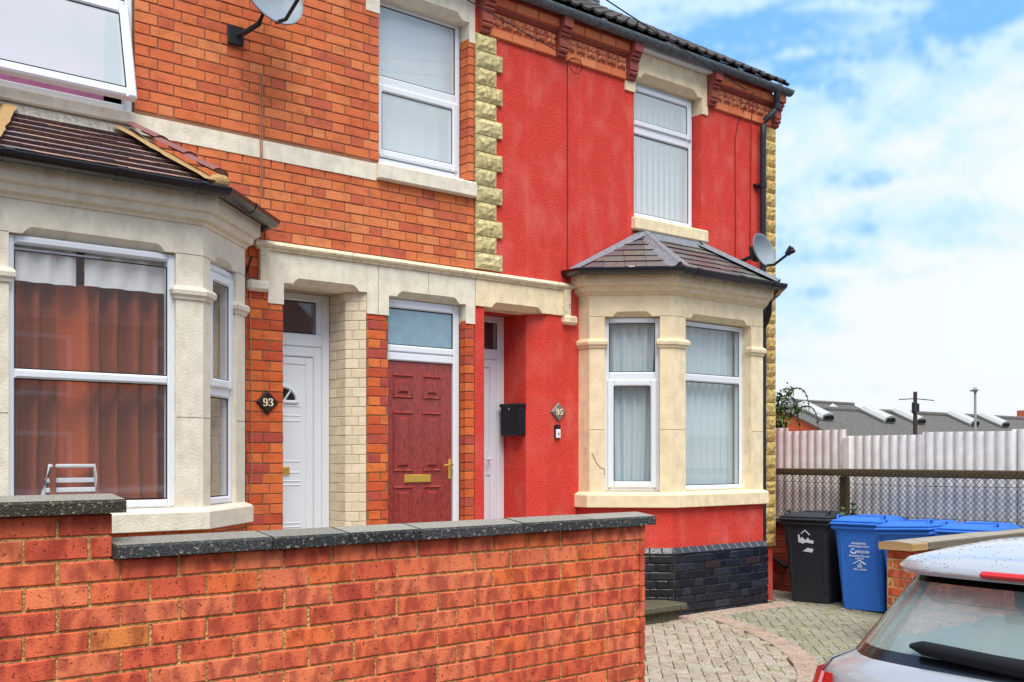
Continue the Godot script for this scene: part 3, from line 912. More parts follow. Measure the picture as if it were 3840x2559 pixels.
	g.sweep(gpath, outer, true, -0.012)
	var gut := obj("bay_gutter", g, M.black_gutter, house)
	for i in range(1, 4):
		var p: Vector2 = gpath[i]; var q: Vector2 = gpath[i + 1]
		for f: float in ([0.12, 0.55, 0.9] if i == 2 else [0.5]):
			var d := (q - p).normalized()
			var c := MB.new()
			var ctr := p.lerp(q, f)
			var pr := []
			for k in 9:
				var aj := PI + PI * k / 8.0
				pr.append(Vector2(0.055 + 0.062 * cos(aj), 3.466 + 0.062 * sin(aj)))
			pr.append(Vector2(0.112, 3.478)); pr.append(Vector2(0.0, 3.478))
			c.sweep([ctr - d * 0.028, ctr + d * 0.028], pr, true, -0.013)
			obj("gutter_joint", c, M.black_gutter, gut)

func house_a() -> Node3D:
	var h := thing("brick_house", "orange brick terraced house with a cream stone bay and a maroon door", "house")
	var L := 0.30
	# the shell: front, party walls, back
	var holes := [[0.85, 4.11, 2.75, 5.62], [4.76, 4.05, 5.695, 5.7], [1.2, 0.5, 3.32, 3.40], [3.893, -0.29, 4.646, 3.2], [4.849, -0.29, 5.655, 3.2]]
	var w := MB.new()
	w.wall(-0.2, -0.3, 5.752, 5.95, -0.24, 0.0, holes)
	w.box(-0.2, -0.3, -6.4, 5.752, 6.0, -6.2)
	w.box(-0.2, -0.3, -6.2, 0.0, 6.0, -0.24)
	w.box(5.60, -0.3, -6.2, 5.752, 6.0, -0.46)
	w.box(5.66, -0.3, -0.46, 5.752, 6.0, -0.24)
	var wall := obj("front_wall", w, M.mortar, h)
	var slabs := MB.new()
	slabs.box(0.0, 3.42, -6.2, 5.6, 3.6, -0.24); slabs.box(0.0, 0.3, -6.2, 5.6, 0.48, -0.24); slabs.box(0.0, 5.88, -6.2, 5.6, 5.94, -0.24)
	slabs.box(3.70, 0.48, -6.2, 3.78, 3.42, -0.24)
	obj("floor_slabs", slabs, M.interior, h)
	# bricks in Flemish bond
	var ex := [[-9, 4.105, 2.752, 9.0], [-9, 3.97, 5.9, 4.115], [4.762, 4.0, 5.688, 5.53], [4.63, 5.345, 6.0, 9.0],
		[3.58, 2.962, 3.77, 3.055], [3.685, 2.885, 6.0, 3.362], [3.895, -1.0, 4.644, 3.1], [4.851, -1.0, 5.649, 3.1], [-9.0, -1.0, 3.46, 3.46], [-9.0, 3.4, 2.9, 4.0], [-9.0, 3.4, 3.2, 3.7]]
	ex[5] = [3.685, 3.05, 6.0, 3.362]
	ex.append([3.763, 2.885, 3.9, 3.06]); ex.append([4.64, 2.88, 4.856, 3.06]); ex.append([5.648, 2.885, 6.0, 3.06])
	var tn := tones(TONES_A)
	var up := bond(0.9, 3.365, 5.745, 5.98, 0.0775, [0.234, 0.117], 0.009, ex, tn, 0.006, 0.0, 0.003, 0.03, 0.002)
	var lo := bond(3.46, 0.2, 5.745, 3.362, 0.0775, [0.234, 0.117], 0.009, ex, tones([[236, 118, 62], [228, 108, 58], [220, 98, 56], [240, 130, 70], [212, 92, 60], [196, 88, 74], [234, 122, 70]]), 0.006, 0.0, 0.003, 0.09, 0.002)
	# bricks that turn the corner into the right-hand reveals
	up = turn_corner(up, 5.688, -0.118)
	lo = turn_corner(lo, 5.649, -0.068)
	lay(wall, "brick", lo, Transform3D(), M.house_brick, 140)
	lay(wall, "brick", up, Transform3D(), M.house_brick, 160)
	# stone
	var st := MB.new()
	st.box(-0.2, 3.975, -0.02, 4.731, 4.112, 0.014)
	obj("string_course", st, M.pale_stone, h)
	st = MB.new(); st.cbox(4.733, 3.985, -0.05, 5.745, 4.118, 0.062, 0.012)
	obj("window_sill", st, M.pale_stone, h)
	st = MB.new(); st.cbox(0.6, 4.02, -0.05, 2.75, 4.108, 0.05, 0.012)
	obj("window_sill", st, M.pale_stone, h)
	st = MB.new(); st.shoulder(4.635, 5.752, 5.99, 5.345, 4.765, 5.69, 5.515, 5.575, 0.012, -0.22)
	obj("window_lintel", st, M.pale_stone, h)
	st = MB.new()
	st.shoulder(3.765, 4.642, 3.285, 2.888, 3.897, 4.642, 3.055, 3.102, 0.014, -0.22)
	st.shoulder(4.643, 5.752, 3.285, 2.885, 4.853, 5.651, 3.05, 3.098, 0.014, -0.22)
	obj("door_lintel", st, M.pale_stone, h)
	st = MB.new()
	st.sweep([Vector2(3.70, -0.01), Vector2(3.70, 0.0), Vector2(5.752, 0.0)], [Vector2(-0.01, 3.285), Vector2(0.03, 3.287), Vector2(0.034, 3.30), Vector2(0.05, 3.312), Vector2(0.056, 3.326), Vector2(0.05, 3.338), Vector2(0.02, 3.358), Vector2(-0.01, 3.362)])
	st.box(3.69, 3.04, -0.01, 3.764, 3.30, 0.04)
	obj("hood_mould", st, M.stained_stone, h)
	for jx: float in [4.748, 5.25]:
		st = MB.new(); st.box(jx - 0.0016, 2.89 if jx < 5.0 else 3.12, -0.01, jx + 0.0016, 3.283, 0.0154)
		obj("joint", st, M.crack, h)
	st = MB.new(); st.cbox(3.585, 2.965, -0.02, 3.764, 3.048, 0.06, 0.02)
	obj("label_stop", st, M.pale_stone, h)
	# upper left window: the sash is pushed open at the bottom
	var b := MB.new()
	var wx := Transform3D(Basis(), Vector3(0.85, 4.112, -0.012))
	b.xf = wx
	bars(b, 0, 0, 1.895, 1.50, 0.055, -0.07, 0.0)
	b.brick(0.056, 0.72, 1.839, 0.775, -0.068, -0.002, 0.012)
	var win := obj("window", b, M.white_plastic, h)
	pane(win, wx, 0.055, 0.775, 1.84, 1.445, -0.022, "sky_tint_glass")
	var sx := wx * Transform3D(Basis(Vector3.RIGHT, -0.24), Vector3(0, 0.735, 0.02)) * Transform3D(Basis(), Vector3(0, -0.705, 0))
	b = MB.new(); b.xf = sx
	bars(b, 0.04, 0.0, 1.855, 0.70, 0.068, -0.05, 0.015)
	var sash := obj("open_sash", b, M.white_plastic, win)
	sash.set_meta("label", "white sash pushed open at the bottom")
	pane(win, sx, 0.108, 0.068, 1.787, 0.632, 0.0, "sky_tint_glass")
	# middle upper window
	win = window(h, Transform3D(Basis(), Vector3(4.768, 4.165, -0.115)), 0.918, 1.372, [[0.075, 0.64, true], [0.735, 1.322, false]], 0.05, "sky_tint_glass", 0.045)
	# porch of number 93
	var px := MB.new(); px.col = lin(206, 188, 160)
	px.box(4.646, 0.0, -0.5, 4.66, 3.06, -0.002)
	px.xf = Transform3D()
	px.quad(Vector3(4.52, 0.2, -0.115), Vector3(4.642, 0.2, 0.0), Vector3(4.642, 3.06, 0.0), Vector3(4.52, 3.06, -0.115))
	px.quad(Vector3(4.52, 0.2, -0.5), Vector3(4.52, 0.2, -0.115), Vector3(4.52, 3.06, -0.115), Vector3(4.52, 3.06, -0.5))
	px.box(3.86, 0.0, -0.5, 3.90, 3.06, -0.24)
	px.box(3.88, 3.056, -0.5, 4.66, 3.10, -0.2)
	px.box(3.86, 0.2, -0.6, 4.66, 0.5, -0.02)
	var porch := obj("porch", px, M.cream_brick, h)
	var cr := tones([[234, 217, 188], [228, 211, 182], [238, 222, 194]])
	var f2 := Transform3D(face(Vector2(4.52, -0.115), Vector2(4.642, 0.0)))
	# these faces look to the left, so they run from the back to the front
	lay(porch, "painted_brick", bond(0, 0.5, 0.166, 3.055, 0.0775, [0.234, 0.117], 0.006, [], cr, 0.004, -0.01, 0.003, 0.05), f2, M.cream_brick)
	lay(porch, "painted_brick", bond(0, 0.5, 0.25, 3.055, 0.0775, [0.234, 0.117], 0.006, [], cr, 0.004, -0.01, 0.003, 0.1), face(Vector2(4.52, -0.365), Vector2(4.52, -0.115)), M.cream_brick)
	front_door_a(h)
	passage_door(h)
	# bay
	var path := [Vector2(1.01, 0), Vector2(1.01, 0.15), Vector2(1.57, 0.69), Vector2(2.95, 0.69), Vector2(3.51, 0.15), Vector2(3.51, 0)]
	bay(h, path, [[0.14, 0.65], [0.182, 1.196], [0.125, 0.60]], "pale_stone", [0.05, 0.03, 0.03], "glass", [[[0.05, 0.77, false], [0.86, 1.59, true]], [[0.055, 0.795, false], [0.85, 1.56, false]], [[0.05, 0.74, false], [0.82, 1.57, true]]])
	var bw := MB.new()
	bw.sweep(path, [Vector2(0, 0.0), Vector2(0, 1.25)], false)
	var bwall := obj("bay_base", bw, M.mortar, h)
	for f in 3:
		var W: float = path[f + 1].distance_to(path[f + 2])
		lay(bwall, "brick", bond(0, 0.2, W, 1.245, 0.0775, [0.234, 0.117], 0.009, [], tn, 0.006, 0.0), face(path[f + 1], path[f + 2]), M.house_brick, 60)
	bay_roof(h, path, 1.83, 2.70, 3.945, "roof_tile", "clay_tile", tones([[186, 152, 148], [196, 158, 148], [172, 148, 150], [206, 166, 148], [182, 162, 166], [212, 178, 162]]), 8, 0.18, "mortar", 0)
	# cables and fixings on the wall
	var cb := MB.new()
	cb.tube([Vector3(3.70, 4.62, 0.012), Vector3(3.695, 4.12, 0.022), Vector3(3.70, 3.97, 0.022), Vector3(3.70, 3.62, 0.012), Vector3(3.68, 3.4, 0.014)], 0.004, 6)
	obj("cable", cb, M.cable_tan, h)
	cb = MB.new()
	cb.tube([Vector3(3.715, 4.62, 0.012), Vector3(3.712, 4.0, 0.022), Vector3(3.715, 3.7, 0.012)], 0.004, 6)
	obj("cable", cb, M.cable_tan, h)
	cb = MB.new()
	cb.tube([Vector3(3.615, 2.96, 0.014), Vector3(3.625, 2.3, 0.014), Vector3(3.63, 1.62, 0.014), Vector3(3.61, 1.40, 0.014)], 0.005, 6)
	obj("cable", cb, M.cable_tan, h)
	cb = MB.new()
	cb.tube([Vector3(3.63, 3.22, 0.014), Vector3(3.57, 3.05, 0.014), Vector3(3.575, 2.4, 0.014), Vector3(3.58, 0.9, 0.014)], 0.006, 6)
	obj("cable", cb, M.cable_black, h)
	# cloth behind the glass
	var cw := thing("curtain", "rust orange curtains with a white heading in the big bay window", "curtain")
	var bf := face(path[2], path[3])
	obj("cloth", cloth(bf, 0.10, 0.50, 1.4, 2.84, -0.20, 3.2, 0.055, 3, 0.1), M.orange_curtain, cw)
	obj("cloth", cloth(bf, 0.47, 0.78, 1.4, 2.81, -0.24, 1.6, 0.03, 4, 0.25), M.bright_curtain, cw)
	obj("cloth", cloth(bf, 0.72, 1.3, 1.4, 2.83, -0.21, 4.6, 0.06, 5, 0.0), M.orange_curtain, cw)
	obj("heading", cloth(bf, 0.10, 0.60, 2.78, 3.02, -0.115, 3.5, 0.02, 8, 0.0), M.curtain_band, cw)
	obj("heading", cloth(bf, 0.66, 1.3, 2.79, 3.02, -0.12, 4.0, 0.018, 9, 0.0), M.curtain_band, cw)
	var rail := MB.new(); rail.xf = bf
	rail.cbox(0.1, 2.955, -0.10, 0.74, 2.975, -0.085, 0.003)
	obj("curtain_rail", rail, M.white_plastic, cw)
	var ch := thing("white_chair", "white chair back behind the glass at the bottom of the big bay window", "chair")
	var cb2 := MB.new()
	cb2.tube([Vector3(1.99, 0.9, 0.42), Vector3(2.0, 1.50, 0.50), Vector3(2.03, 1.665, 0.52), Vector3(2.30, 1.665, 0.52), Vector3(2.33, 1.50, 0.50), Vector3(2.34, 0.9, 0.42)], 0.014, 8)
	obj("back_frame", cb2, M.white_plastic, ch)
	for y: float in [1.50, 1.56]:
		cb2 = MB.new(); cb2.cbox(2.01, y, 0.495, 2.32, y + 0.03, 0.508, 0.004)
		obj("slat", cb2, M.white_plastic, ch)
	cb2 = MB.new(); cb2.cbox(1.97, 0.90, 0.03, 2.36, 0.93, 0.45, 0.012)
	obj("seat", cb2, M.white_plastic, ch)
	for lg: Vector2 in [Vector2(2.0, 0.43), Vector2(2.33, 0.43), Vector2(2.0, 0.06), Vector2(2.33, 0.06)]:
		cb2 = MB.new(); cb2.tube([Vector3(lg.x, 0.48, lg.y), Vector3(lg.x, 0.90, lg.y)], 0.014, 8)
		obj("leg", cb2, M.white_plastic, ch)
	cw = thing("curtain", "brown curtain in the narrow side window of the left bay", "curtain")
	obj("cloth", cloth(face(path[3], path[4]), 0.05, 0.72, 1.4, 2.95, -0.2, 4.0, 0.03, 13, 0.0), M.orange_curtain, cw)
	cw = thing("curtain", "pink curtain showing under the open sash at upper left", "curtain")
	obj("cloth", cloth(Transform3D(), 0.7, 2.62, 4.10, 5.6, -0.19, 7.0, 0.02, 21), M.pink_curtain, cw)
	cw = thing("net_curtain", "white net curtain in the upper window above the maroon door", "curtain")
	obj("cloth", cloth(Transform3D(), 4.70, 5.66, 4.15, 5.55, -0.28, 6.0, 0.03, 22), M.net_curtain, cw)
	return h

func turn_corner(list: Array, edge: float, depth: float) -> Array:
	var out := []
	for q: Dictionary in list:
		if q.x0 > edge - 0.004 and q.x0 < edge + 0.07:
			if q.x1 - edge < 0.08 and q.x1 < 5.735: continue
			q.x0 = edge - 0.001; q.z0 = depth
		out.append(q)
	return out

func front_door_a(h: Node3D) -> void:
	var z := -0.36
	var b := MB.new(); b.xf = Transform3D(Basis(), Vector3(0, 0, z))
	# outer frame, transom
	b.brick(3.90, 0.5, 3.955, 3.056, -0.07, 0.0, 0.01); b.brick(4.448, 0.5, 4.518, 3.056, -0.07, 0.0, 0.01)
	b.brick(3.956, 2.99, 4.447, 3.056, -0.07, -0.001, 0.01); b.brick(3.956, 2.62, 4.447, 2.725, -0.07, -0.001, 0.01)
	b.brick(4.39, 2.726, 4.447, 2.989, -0.06, -0.004, 0.008)
	b.brick(4.37, 0.5, 4.447, 2.619, -0.068, -0.006, 0.01)
	b.brick(3.956, 2.535, 4.369, 2.619, -0.068, -0.006, 0.01)
	var door := obj("front_door", b, M.white_plastic, h)
	door.set_meta("label", "white panelled front door with a small fan light")
	pane(door, Transform3D(Basis(), Vector3(0, 0, z)), 3.956, 2.726, 4.39, 2.989, -0.02, "glass")
	b = MB.new(); b.xf = Transform3D(Basis(), Vector3(0, 0, z))
	b.brick(3.962, 0.52, 4.363, 2.530, -0.06, -0.012, 0.004)
	b.brick(4.295, 0.52, 4.363, 2.530, -0.011, -0.004, 0.006); b.brick(3.962, 2.47, 4.294, 2.530, -0.011, -0.0045, 0.006)
	for r: Array in [[0.62, 1.16], [1.18, 1.50], [1.52, 1.60], [1.68, 2.02], [2.05, 2.14]]:
		b.brick(3.985, r[0], 4.25, r[0] + 0.012, -0.012, -0.006, 0.005); b.brick(3.985, r[1] - 0.012, 4.25, r[1], -0.012, -0.006, 0.005)
	obj("door_leaf", b, M.white_plastic, door)
	# half-round light
	var arc := PackedVector2Array(); var ring := MB.new(); ring.xf = Transform3D(Basis(), Vector3(0, 0, z))
	var c := Vector2(4.09, 2.165)
	var pts := []
	for i in 13:
		var th := PI * i / 12.0
		arc.append(c + Vector2(cos(th), sin(th)) * 0.115)
		pts.append(Vector3(c.x + cos(th) * 0.125, c.y + sin(th) * 0.125, -0.008))
	pts.append(pts[0])
	var gl := MB.new(); gl.xf = Transform3D(Basis(), Vector3(0, 0, z)); gl.prism(arc, -0.012, -0.008)
	obj("fan_light", gl, M.car_black, door)
	ring.tube(pts, 0.016, 8, false)
	for a: float in [PI * 0.3, PI * 0.7]:
		ring.tube([Vector3(c.x, c.y, -0.006), Vector3(c.x + cos(a) * 0.12, c.y + sin(a) * 0.12, -0.006)], 0.008, 6)
	obj("fan_light_bars", ring, M.white_plastic, door)
	b = MB.new(); b.xf = Transform3D(Basis(), Vector3(0, 0, z)); b.brick(3.93, 1.578, 4.148, 1.64, -0.011, 0.004, 0.006)
	obj("letter_plate", b, M.brass, door)

func passage_door(h: Node3D) -> void:
	var xf := Transform3D(Basis(), Vector3(0, 0, -0.075))
	var b := MB.new(); b.xf = xf
	b.brick(4.856, 0.5, 4.905, 3.048, -0.07, 0.0, 0.01); b.brick(5.583, 0.5, 5.648, 3.048, -0.07, 0.0, 0.01)
	b.brick(4.906, 2.97, 5.582, 3.048, -0.07, -0.001, 0.01); b.brick(4.906, 2.53, 5.582, 2.60, -0.07, -0.001, 0.01); b.brick(4.906, 2.601, 5.582, 2.66, -0.07, 0.004, 0.01)
	var door := obj("front_door", b, M.white_plastic, h)
	door.set_meta("label", "maroon six panel door in a white frame")
	pane(door, xf, 4.906, 2.661, 5.582, 2.969, -0.02, "frosted_glass")
	b = MB.new(); b.xf = xf * Transform3D(Basis(), Vector3(0, 0, -0.022))
	b.brick(4.909, 0.52, 5.579, 2.526, -0.04, 0.0, 0.004)
	for r: Array in [[2.215, 2.42], [1.595, 2.105], [0.72, 1.475]]:
		raised_panel(b, 4.962, r[0], 5.166, r[1], 0.0); raised_panel(b, 5.262, r[0], 5.46, r[1], 0.0)
	obj("door_leaf", b, M.maroon_door, door)
	b = MB.new(); b.xf = xf * Transform3D(Basis(), Vector3(0, 0, -0.02)); b.brick(5.074, 1.504, 5.346, 1.572, 0, 0.014, 0.006)
	obj("letter_plate", b, M.brass, door)
	b = MB.new(); b.xf = xf * Transform3D(Basis(), Vector3(0, 0, -0.02)); b.brick(5.535, 1.53, 5.565, 1.70, 0, 0.01, 0.004)
	b.tube([Vector3(5.55, 1.655, 0.0), Vector3(5.55, 1.655, 0.05), Vector3(5.48, 1.652, 0.055), Vector3(5.45, 1.645, 0.055)], 0.009, 8)
	obj("door_handle", b, M.brass, door)
	b = MB.new(); b.box(4.853, 0.2, -0.3, 5.651, 0.5, -0.01)
	obj("door_step", b, M.concrete, h)

func bracket(parent: Node, x: float, m: Material, tn: Array) -> void:
	var b := MB.new()
	b.col = tn[rng.randi() % tn.size()]
	var prof := PackedVector2Array()
	# (z, y) outline: cap block, two rolls, block, two rolls
	var pts := [[0.0, 5.80], [0.15, 5.80], [0.15, 5.715], [0.128, 5.71]]
	for i in 5: pts.append([0.112 + 0.018 * cos(PI / 2 - PI * i / 4.0), 5.69 + 0.02 * sin(PI / 2 - PI * i / 4.0)])
	for i in 5: pts.append([0.094 + 0.016 * cos(PI / 2 - PI * i / 4.0), 5.652 + 0.016 * sin(PI / 2 - PI * i / 4.0)])
	pts.append_array([[0.084, 5.63], [0.084, 5.545]])
	for i in 5: pts.append([0.06 + 0.02 * cos(PI / 2 - PI * i / 4.0), 5.52 + 0.022 * sin(PI / 2 - PI * i / 4.0)])
	for i in 5: pts.append([0.04 + 0.016 * cos(PI / 2 - PI * i / 4.0), 5.48 + 0.018 * sin(PI / 2 - PI * i / 4.0)])
	pts.append_array([[0.03, 5.455], [0.0, 5.45]])
	for q: Array in pts: prof.append(Vector2(-q[0], q[1]))
	b.xf = Transform3D(Basis(Vector3.UP, PI / 2), Vector3.ZERO)
	b.prism(prof, x - 0.055, x + 0.055)
	obj("bracket", b, m, parent)

func leaf_tile(tn: Color) -> ArrayMesh:
	var b := MB.new(); b.col = tn
	for k in 4:
		var a := PI / 4 + PI / 2 * k
		var d := Vector3(cos(a), sin(a), 0); var s := Vector3(-sin(a), cos(a), 0)
		var rows := []
		for i in 6:
			var t := i / 5.0
			var wd := 0.026 * sin(PI * (0.15 + 0.8 * t)) * (1.0 + 0.25 * sin(t * 14.0))
			var z := 0.012 + 0.022 * sin(PI * (0.15 + 0.75 * t))
			var r := PackedVector3Array()
			for j: float in [-1.0, -0.5, 0.0, 0.5, 1.0]:
				r.append(d * (0.006 + 0.064 * t) - s * wd * j * -1.0 + Vector3(0, 0, z * (1.0 - 0.75 * j * j) - (0.004 if j == 0.0 else 0.0)))
			rows.append(r)
		rows.reverse()
		b.grid(rows)
	b.lathe(Vector3(0, 0, 0.0), [Vector2(0.002, 0.0), Vector2(0.002, 0.001)], 4)
	return b.mesh()

func house_b() -> Node3D:
	var h := thing("red_house", "red rendered end house with a cream bay and a slate bay roof", "house")
	var X0 := 5.758; var X1 := 10.045
	var w := MB.new()
	var holes := [[7.771, 4.05, 8.80, 5.7], [5.861, -0.29, 6.611, 3.2], [7.2, 0.6, 9.3, 3.40]]
	w.wall(X0, -0.3, X1, 5.95, -0.24, 0.002, holes)
	w.box(X0, -0.3, -6.4, X1, 6.0, -6.2)
	w.box(X0, -0.3, -6.2, X0 + 0.1, 6.0, -0.6)
	w.box(X1 - 0.2, -0.3, -6.2, X1, 6.0, -0.24)
	# gable
	w.xf = Transform3D(Basis(Vector3.UP, PI / 2), Vector3.ZERO)
	w.prism(PackedVector2Array([Vector2(0.0, 6.0), Vector2(6.4, 6.0), Vector2(3.2, 7.85)]), X1 - 0.2, X1)
	w.xf = Transform3D()
	# porch walls: a splay, then the deep reveal
	w.quad(Vector3(6.47, 0.2, -0.14), Vector3(6.611, 0.2, 0.0), Vector3(6.611, 3.055, 0.0), Vector3(6.47, 3.055, -0.14))
	w.quad(Vector3(6.47, 0.2, -0.55), Vector3(6.47, 0.2, -0.14), Vector3(6.47, 3.055, -0.14), Vector3(6.47, 3.055, -0.55))
	w.box(6.471, 0.2, -0.6, 6.62, 3.055, -0.24)
	w.box(5.83, 0.2, -0.6, 5.862, 3.055, -0.24)
	w.box(5.83, 3.056, -0.6, 6.62, 3.10, -0.2)
	var wall := obj("front_wall", w, M.red_render, h)
	var slabs := MB.new()
	slabs.box(X0 + 0.1, 3.42, -6.2, X1 - 0.2, 3.6, -0.24); slabs.box(X0 + 0.1, 0.3, -6.2, X1 - 0.2, 0.48, -0.24); slabs.box(X0 + 0.1, 5.88, -6.2, X1 - 0.2, 5.94, -0.24)
	slabs.box(6.63, 0.48, -6.2, 6.7, 3.42, -0.24)
	obj("floor_slabs", slabs, M.interior, h)
	# quoins
	var q := MB.new()
	var tq := tones([[234, 216, 156], [226, 208, 150], [238, 222, 166], [220, 206, 152]])
	var side := [tones([[176, 164, 104]])[0]]
	for i in 14:
		var y1 := 5.442 - i * 0.148
		var wide := i % 2 == 1
		q = MB.new(); q.col = tq[rng.randi() % tq.size()]
		rock_block(q, 5.752, y1 - 0.142, 6.053 if wide else 5.983, y1, 0.004, 0.042)
		obj("quoin", q, M.quoin_stone, h)
	var tr := tones([[226, 190, 116], [232, 198, 124], [216, 180, 108]])
	for i in 32:
		var y1 := 5.442 - i * 0.148
		q = MB.new(); q.col = tr[rng.randi() % tr.size()]
		rock_block(q, 9.85 if i % 2 == 1 else 9.90, y1 - 0.142, 10.07, y1, 0.004, 0.042)
		obj("quoin", q, M.quoin_stone, h)
	# terracotta frieze
	var tt := tones([[242, 140, 92], [236, 130, 86], [246, 150, 100], [230, 122, 84]])
	var td := tones([[176, 92, 78], [160, 84, 74]])
	var spans := [[5.90, 6.70], [6.81, 7.64], [8.985, 9.99]]
	var fr := MB.new(); fr.col = tt[1]
	for s: Array in spans: fr.box(s[0] - 0.06, 5.45, 0.003, s[1] + 0.06, 5.80, 0.012)
	var frieze := obj("frieze", fr, M.terracotta, h)
	var lt := [leaf_tile(lin(214, 132, 98)), leaf_tile(lin(200, 120, 90)), leaf_tile(lin(222, 140, 104))]
	for s: Array in spans:
		var n := int(round((s[1] - s[0]) / 0.235))
		var tl: float = (s[1] - s[0]) / n
		for i in n:
			var b := MB.new(); b.col = tt[rng.randi() % 4]
			b.brick(s[0] + i * tl + 0.003, 5.455, s[0] + (i + 1) * tl - 0.003, 5.533, 0.012, 0.03, 0.006)
			obj("tile", b, M.terracotta, frieze)
			b = MB.new(); b.col = tt[rng.randi() % 4]
			b.brick(s[0] + i * tl + 0.003, 5.715, s[0] + (i + 1) * tl - 0.003, 5.80, 0.012, 0.085, 0.01)
			obj("tile", b, M.terracotta, frieze)
		var m := MB.new(); m.col = td[0]
		m.sweep([Vector2(s[0], 0.0), Vector2(s[1], 0.0)], [Vector2(0.01, 5.675), Vector2(0.03, 5.68), Vector2(0.045, 5.695), Vector2(0.06, 5.70), Vector2(0.066, 5.714), Vector2(0.01, 5.716)])
		obj("moulding", m, M.terracotta, frieze)
		var k := int(round((s[1] - s[0]) / 0.145))
		for i in k:
			var b := MB.new(); b.col = tt[rng.randi() % 4]
			var wl: float = (s[1] - s[0]) / k
			b.brick(s[0] + i * wl + 0.002, 5.537, s[0] + (i + 1) * wl - 0.002, 5.672, 0.0121, 0.02, 0.003)
			obj("tile", b, M.terracotta, frieze)
			inst("leaf_tile", lt[i % 3], M.terracotta, frieze, Transform3D(Basis(Vector3.BACK, rng.randf_range(-0.1, 0.1)), Vector3(s[0] + (i + 0.5) * wl, 5.605, 0.02)))
	for x: float in [5.845, 6.755, 7.695, 8.93, 10.04]: bracket(frieze, x, M.terracotta, td)
	# upper window, lintel, sill
	var st := MB.new(); st.shoulder(7.635, 8.89, 5.78, 5.36, 7.773, 8.797, 5.525, 5.585, 0.02, -0.22)
	obj("window_lintel", st, M.cream_stone, h)
	st = MB.new(); st.cbox(7.735, 3.985, -0.05, 8.85, 4.118, 0.07, 0.015)
	obj("window_sill", st, M.cream_stone, h)
	st = MB.new(); st.brick(7.76, 5.783, 8.89, 5.845, 0.0, 0.10, 0.006)
	obj("fascia_board", st, M.white_plastic, h)
	window(h, Transform3D(Basis(), Vector3(7.775, 4.155, -0.105)), 1.01, 1.385, [[0.05, 0.845, false], [0.945, 1.32, true]], 0.05, "sky_tint_glass")
	# door lintel, hood and label stop
	st = MB.new(); st.shoulder(5.757, 6.79, 3.285, 3.055, 5.863, 6.609, 3.05, 3.10, 0.016, -0.22, false, false)
	obj("door_lintel", st, M.cream_stone, h)
	st = MB.new()
	st.sweep([Vector2(5.757, 0.0), Vector2(6.855, 0.0), Vector2(6.855, -0.01)], [Vector2(-0.01, 3.285), Vector2(0.03, 3.287), Vector2(0.034, 3.30), Vector2(0.05, 3.312), Vector2(0.056, 3.326), Vector2(0.05, 3.338), Vector2(0.02, 3.358), Vector2(-0.01, 3.362)])
	st.box(6.79, 3.04, -0.01, 6.87, 3.30, 0.045)
	obj("hood_mould", st, M.stained_stone, h)
	st = MB.new(); st.cbox(6.79, 2.968, -0.02, 6.955, 3.052, 0.065, 0.02)
	obj("label_stop", st, M.cream_stone, h)
	front_door_b(h)
	var ck := MB.new()
	ck.tube([Vector3(7.008, 1.80, 0.10), Vector3(7.03, 1.75, 0.172), Vector3(7.06, 1.66, 0.2), Vector3(7.085, 1.62, 0.224), Vector3(7.11, 1.61, 0.248), Vector3(7.115, 1.55, 0.252)], 0.003, 5)
	obj("crack", ck, M.crack, h)
	# bay
	var path := [Vector2(7.01, 0), Vector2(7.01, 0.15), Vector2(7.57, 0.69), Vector2(8.948, 0.69), Vector2(9.508, 0.15), Vector2(9.508, 0)]
	bay(h, path, [[0.145, 0.66], [0.185, 1.185], [0.13, 0.64]], "cream_stone", [0.07, 0.11, 0.08], "glass", [[[0.05, 1.04, true], [1.13, 1.595, false]], [[0.05, 1.06, false], [1.135, 1.595, false]], [[0.05, 1.04, true], [1.13, 1.595, false]]])
	var bw := MB.new()
	bw.sweep(path, [Vector2(0, 0.82), Vector2(0, 1.25)], false)
	obj("bay_base", bw, M.red_render, h)
	# black painted plinth with sloping top bricks and air bricks
	var pl := MB.new()
	var ppath := [Vector2(6.63, 0.0), Vector2(7.01, 0.0), Vector2(7.01, 0.15), Vector2(7.57, 0.69), Vector2(8.948, 0.69), Vector2(9.508, 0.15), Vector2(9.508, 0), Vector2(9.52, 0)]
	pl.sweep(ppath, [Vector2(0.04, 0.0), Vector2(0.04, 0.815), Vector2(0.0, 0.862)], false)
	var plinth := obj("plinth", pl, M.black_mortar, h)
	var pt := tones([[40, 44, 54], [30, 33, 42], [52, 58, 70], [36, 40, 50], [24, 26, 34]])
	for i in range(2, ppath.size() - 2):
		var a: Vector2 = ppath[i]; var b: Vector2 = ppath[i + 1]
		var d := (b - a).normalized(); var nn := Vector2(-d.y, d.x)
		var W := a.distance_to(b) + (0.03 if i in [3, 4] else 0.0)
		var xf := face(a + nn * 0.04 - d * 0.0, b + nn * 0.04)
		lay(plinth, "brick", bond(-0.012, 0.18, W, 0.822, 0.0775, [0.234, 0.117], 0.009, [[0.42, 0.64, 0.64, 0.74], [1.04, 0.64, 1.26, 0.74]] if i == 3 else [], pt, 0.008, 0.0, 0.006, 0.05, 0.003), xf, M.plinth_black)
		var tops := []
		var x := -0.012
		while x < W - 0.03:
			tops.append({"x0": x + 0.002, "x1": minf(x + 0.112, W), "y0": -0.005, "y1": 0.07, "z0": -0.02, "z1": 0.006, "col": pt[2], "bev": 0.005})
			x += 0.115
		lay(plinth, "splay_brick", tops, xf * Transform3D(Basis(Vector3.RIGHT, -0.72), Vector3(0, 0.815, 0.003)), M.plinth_black)
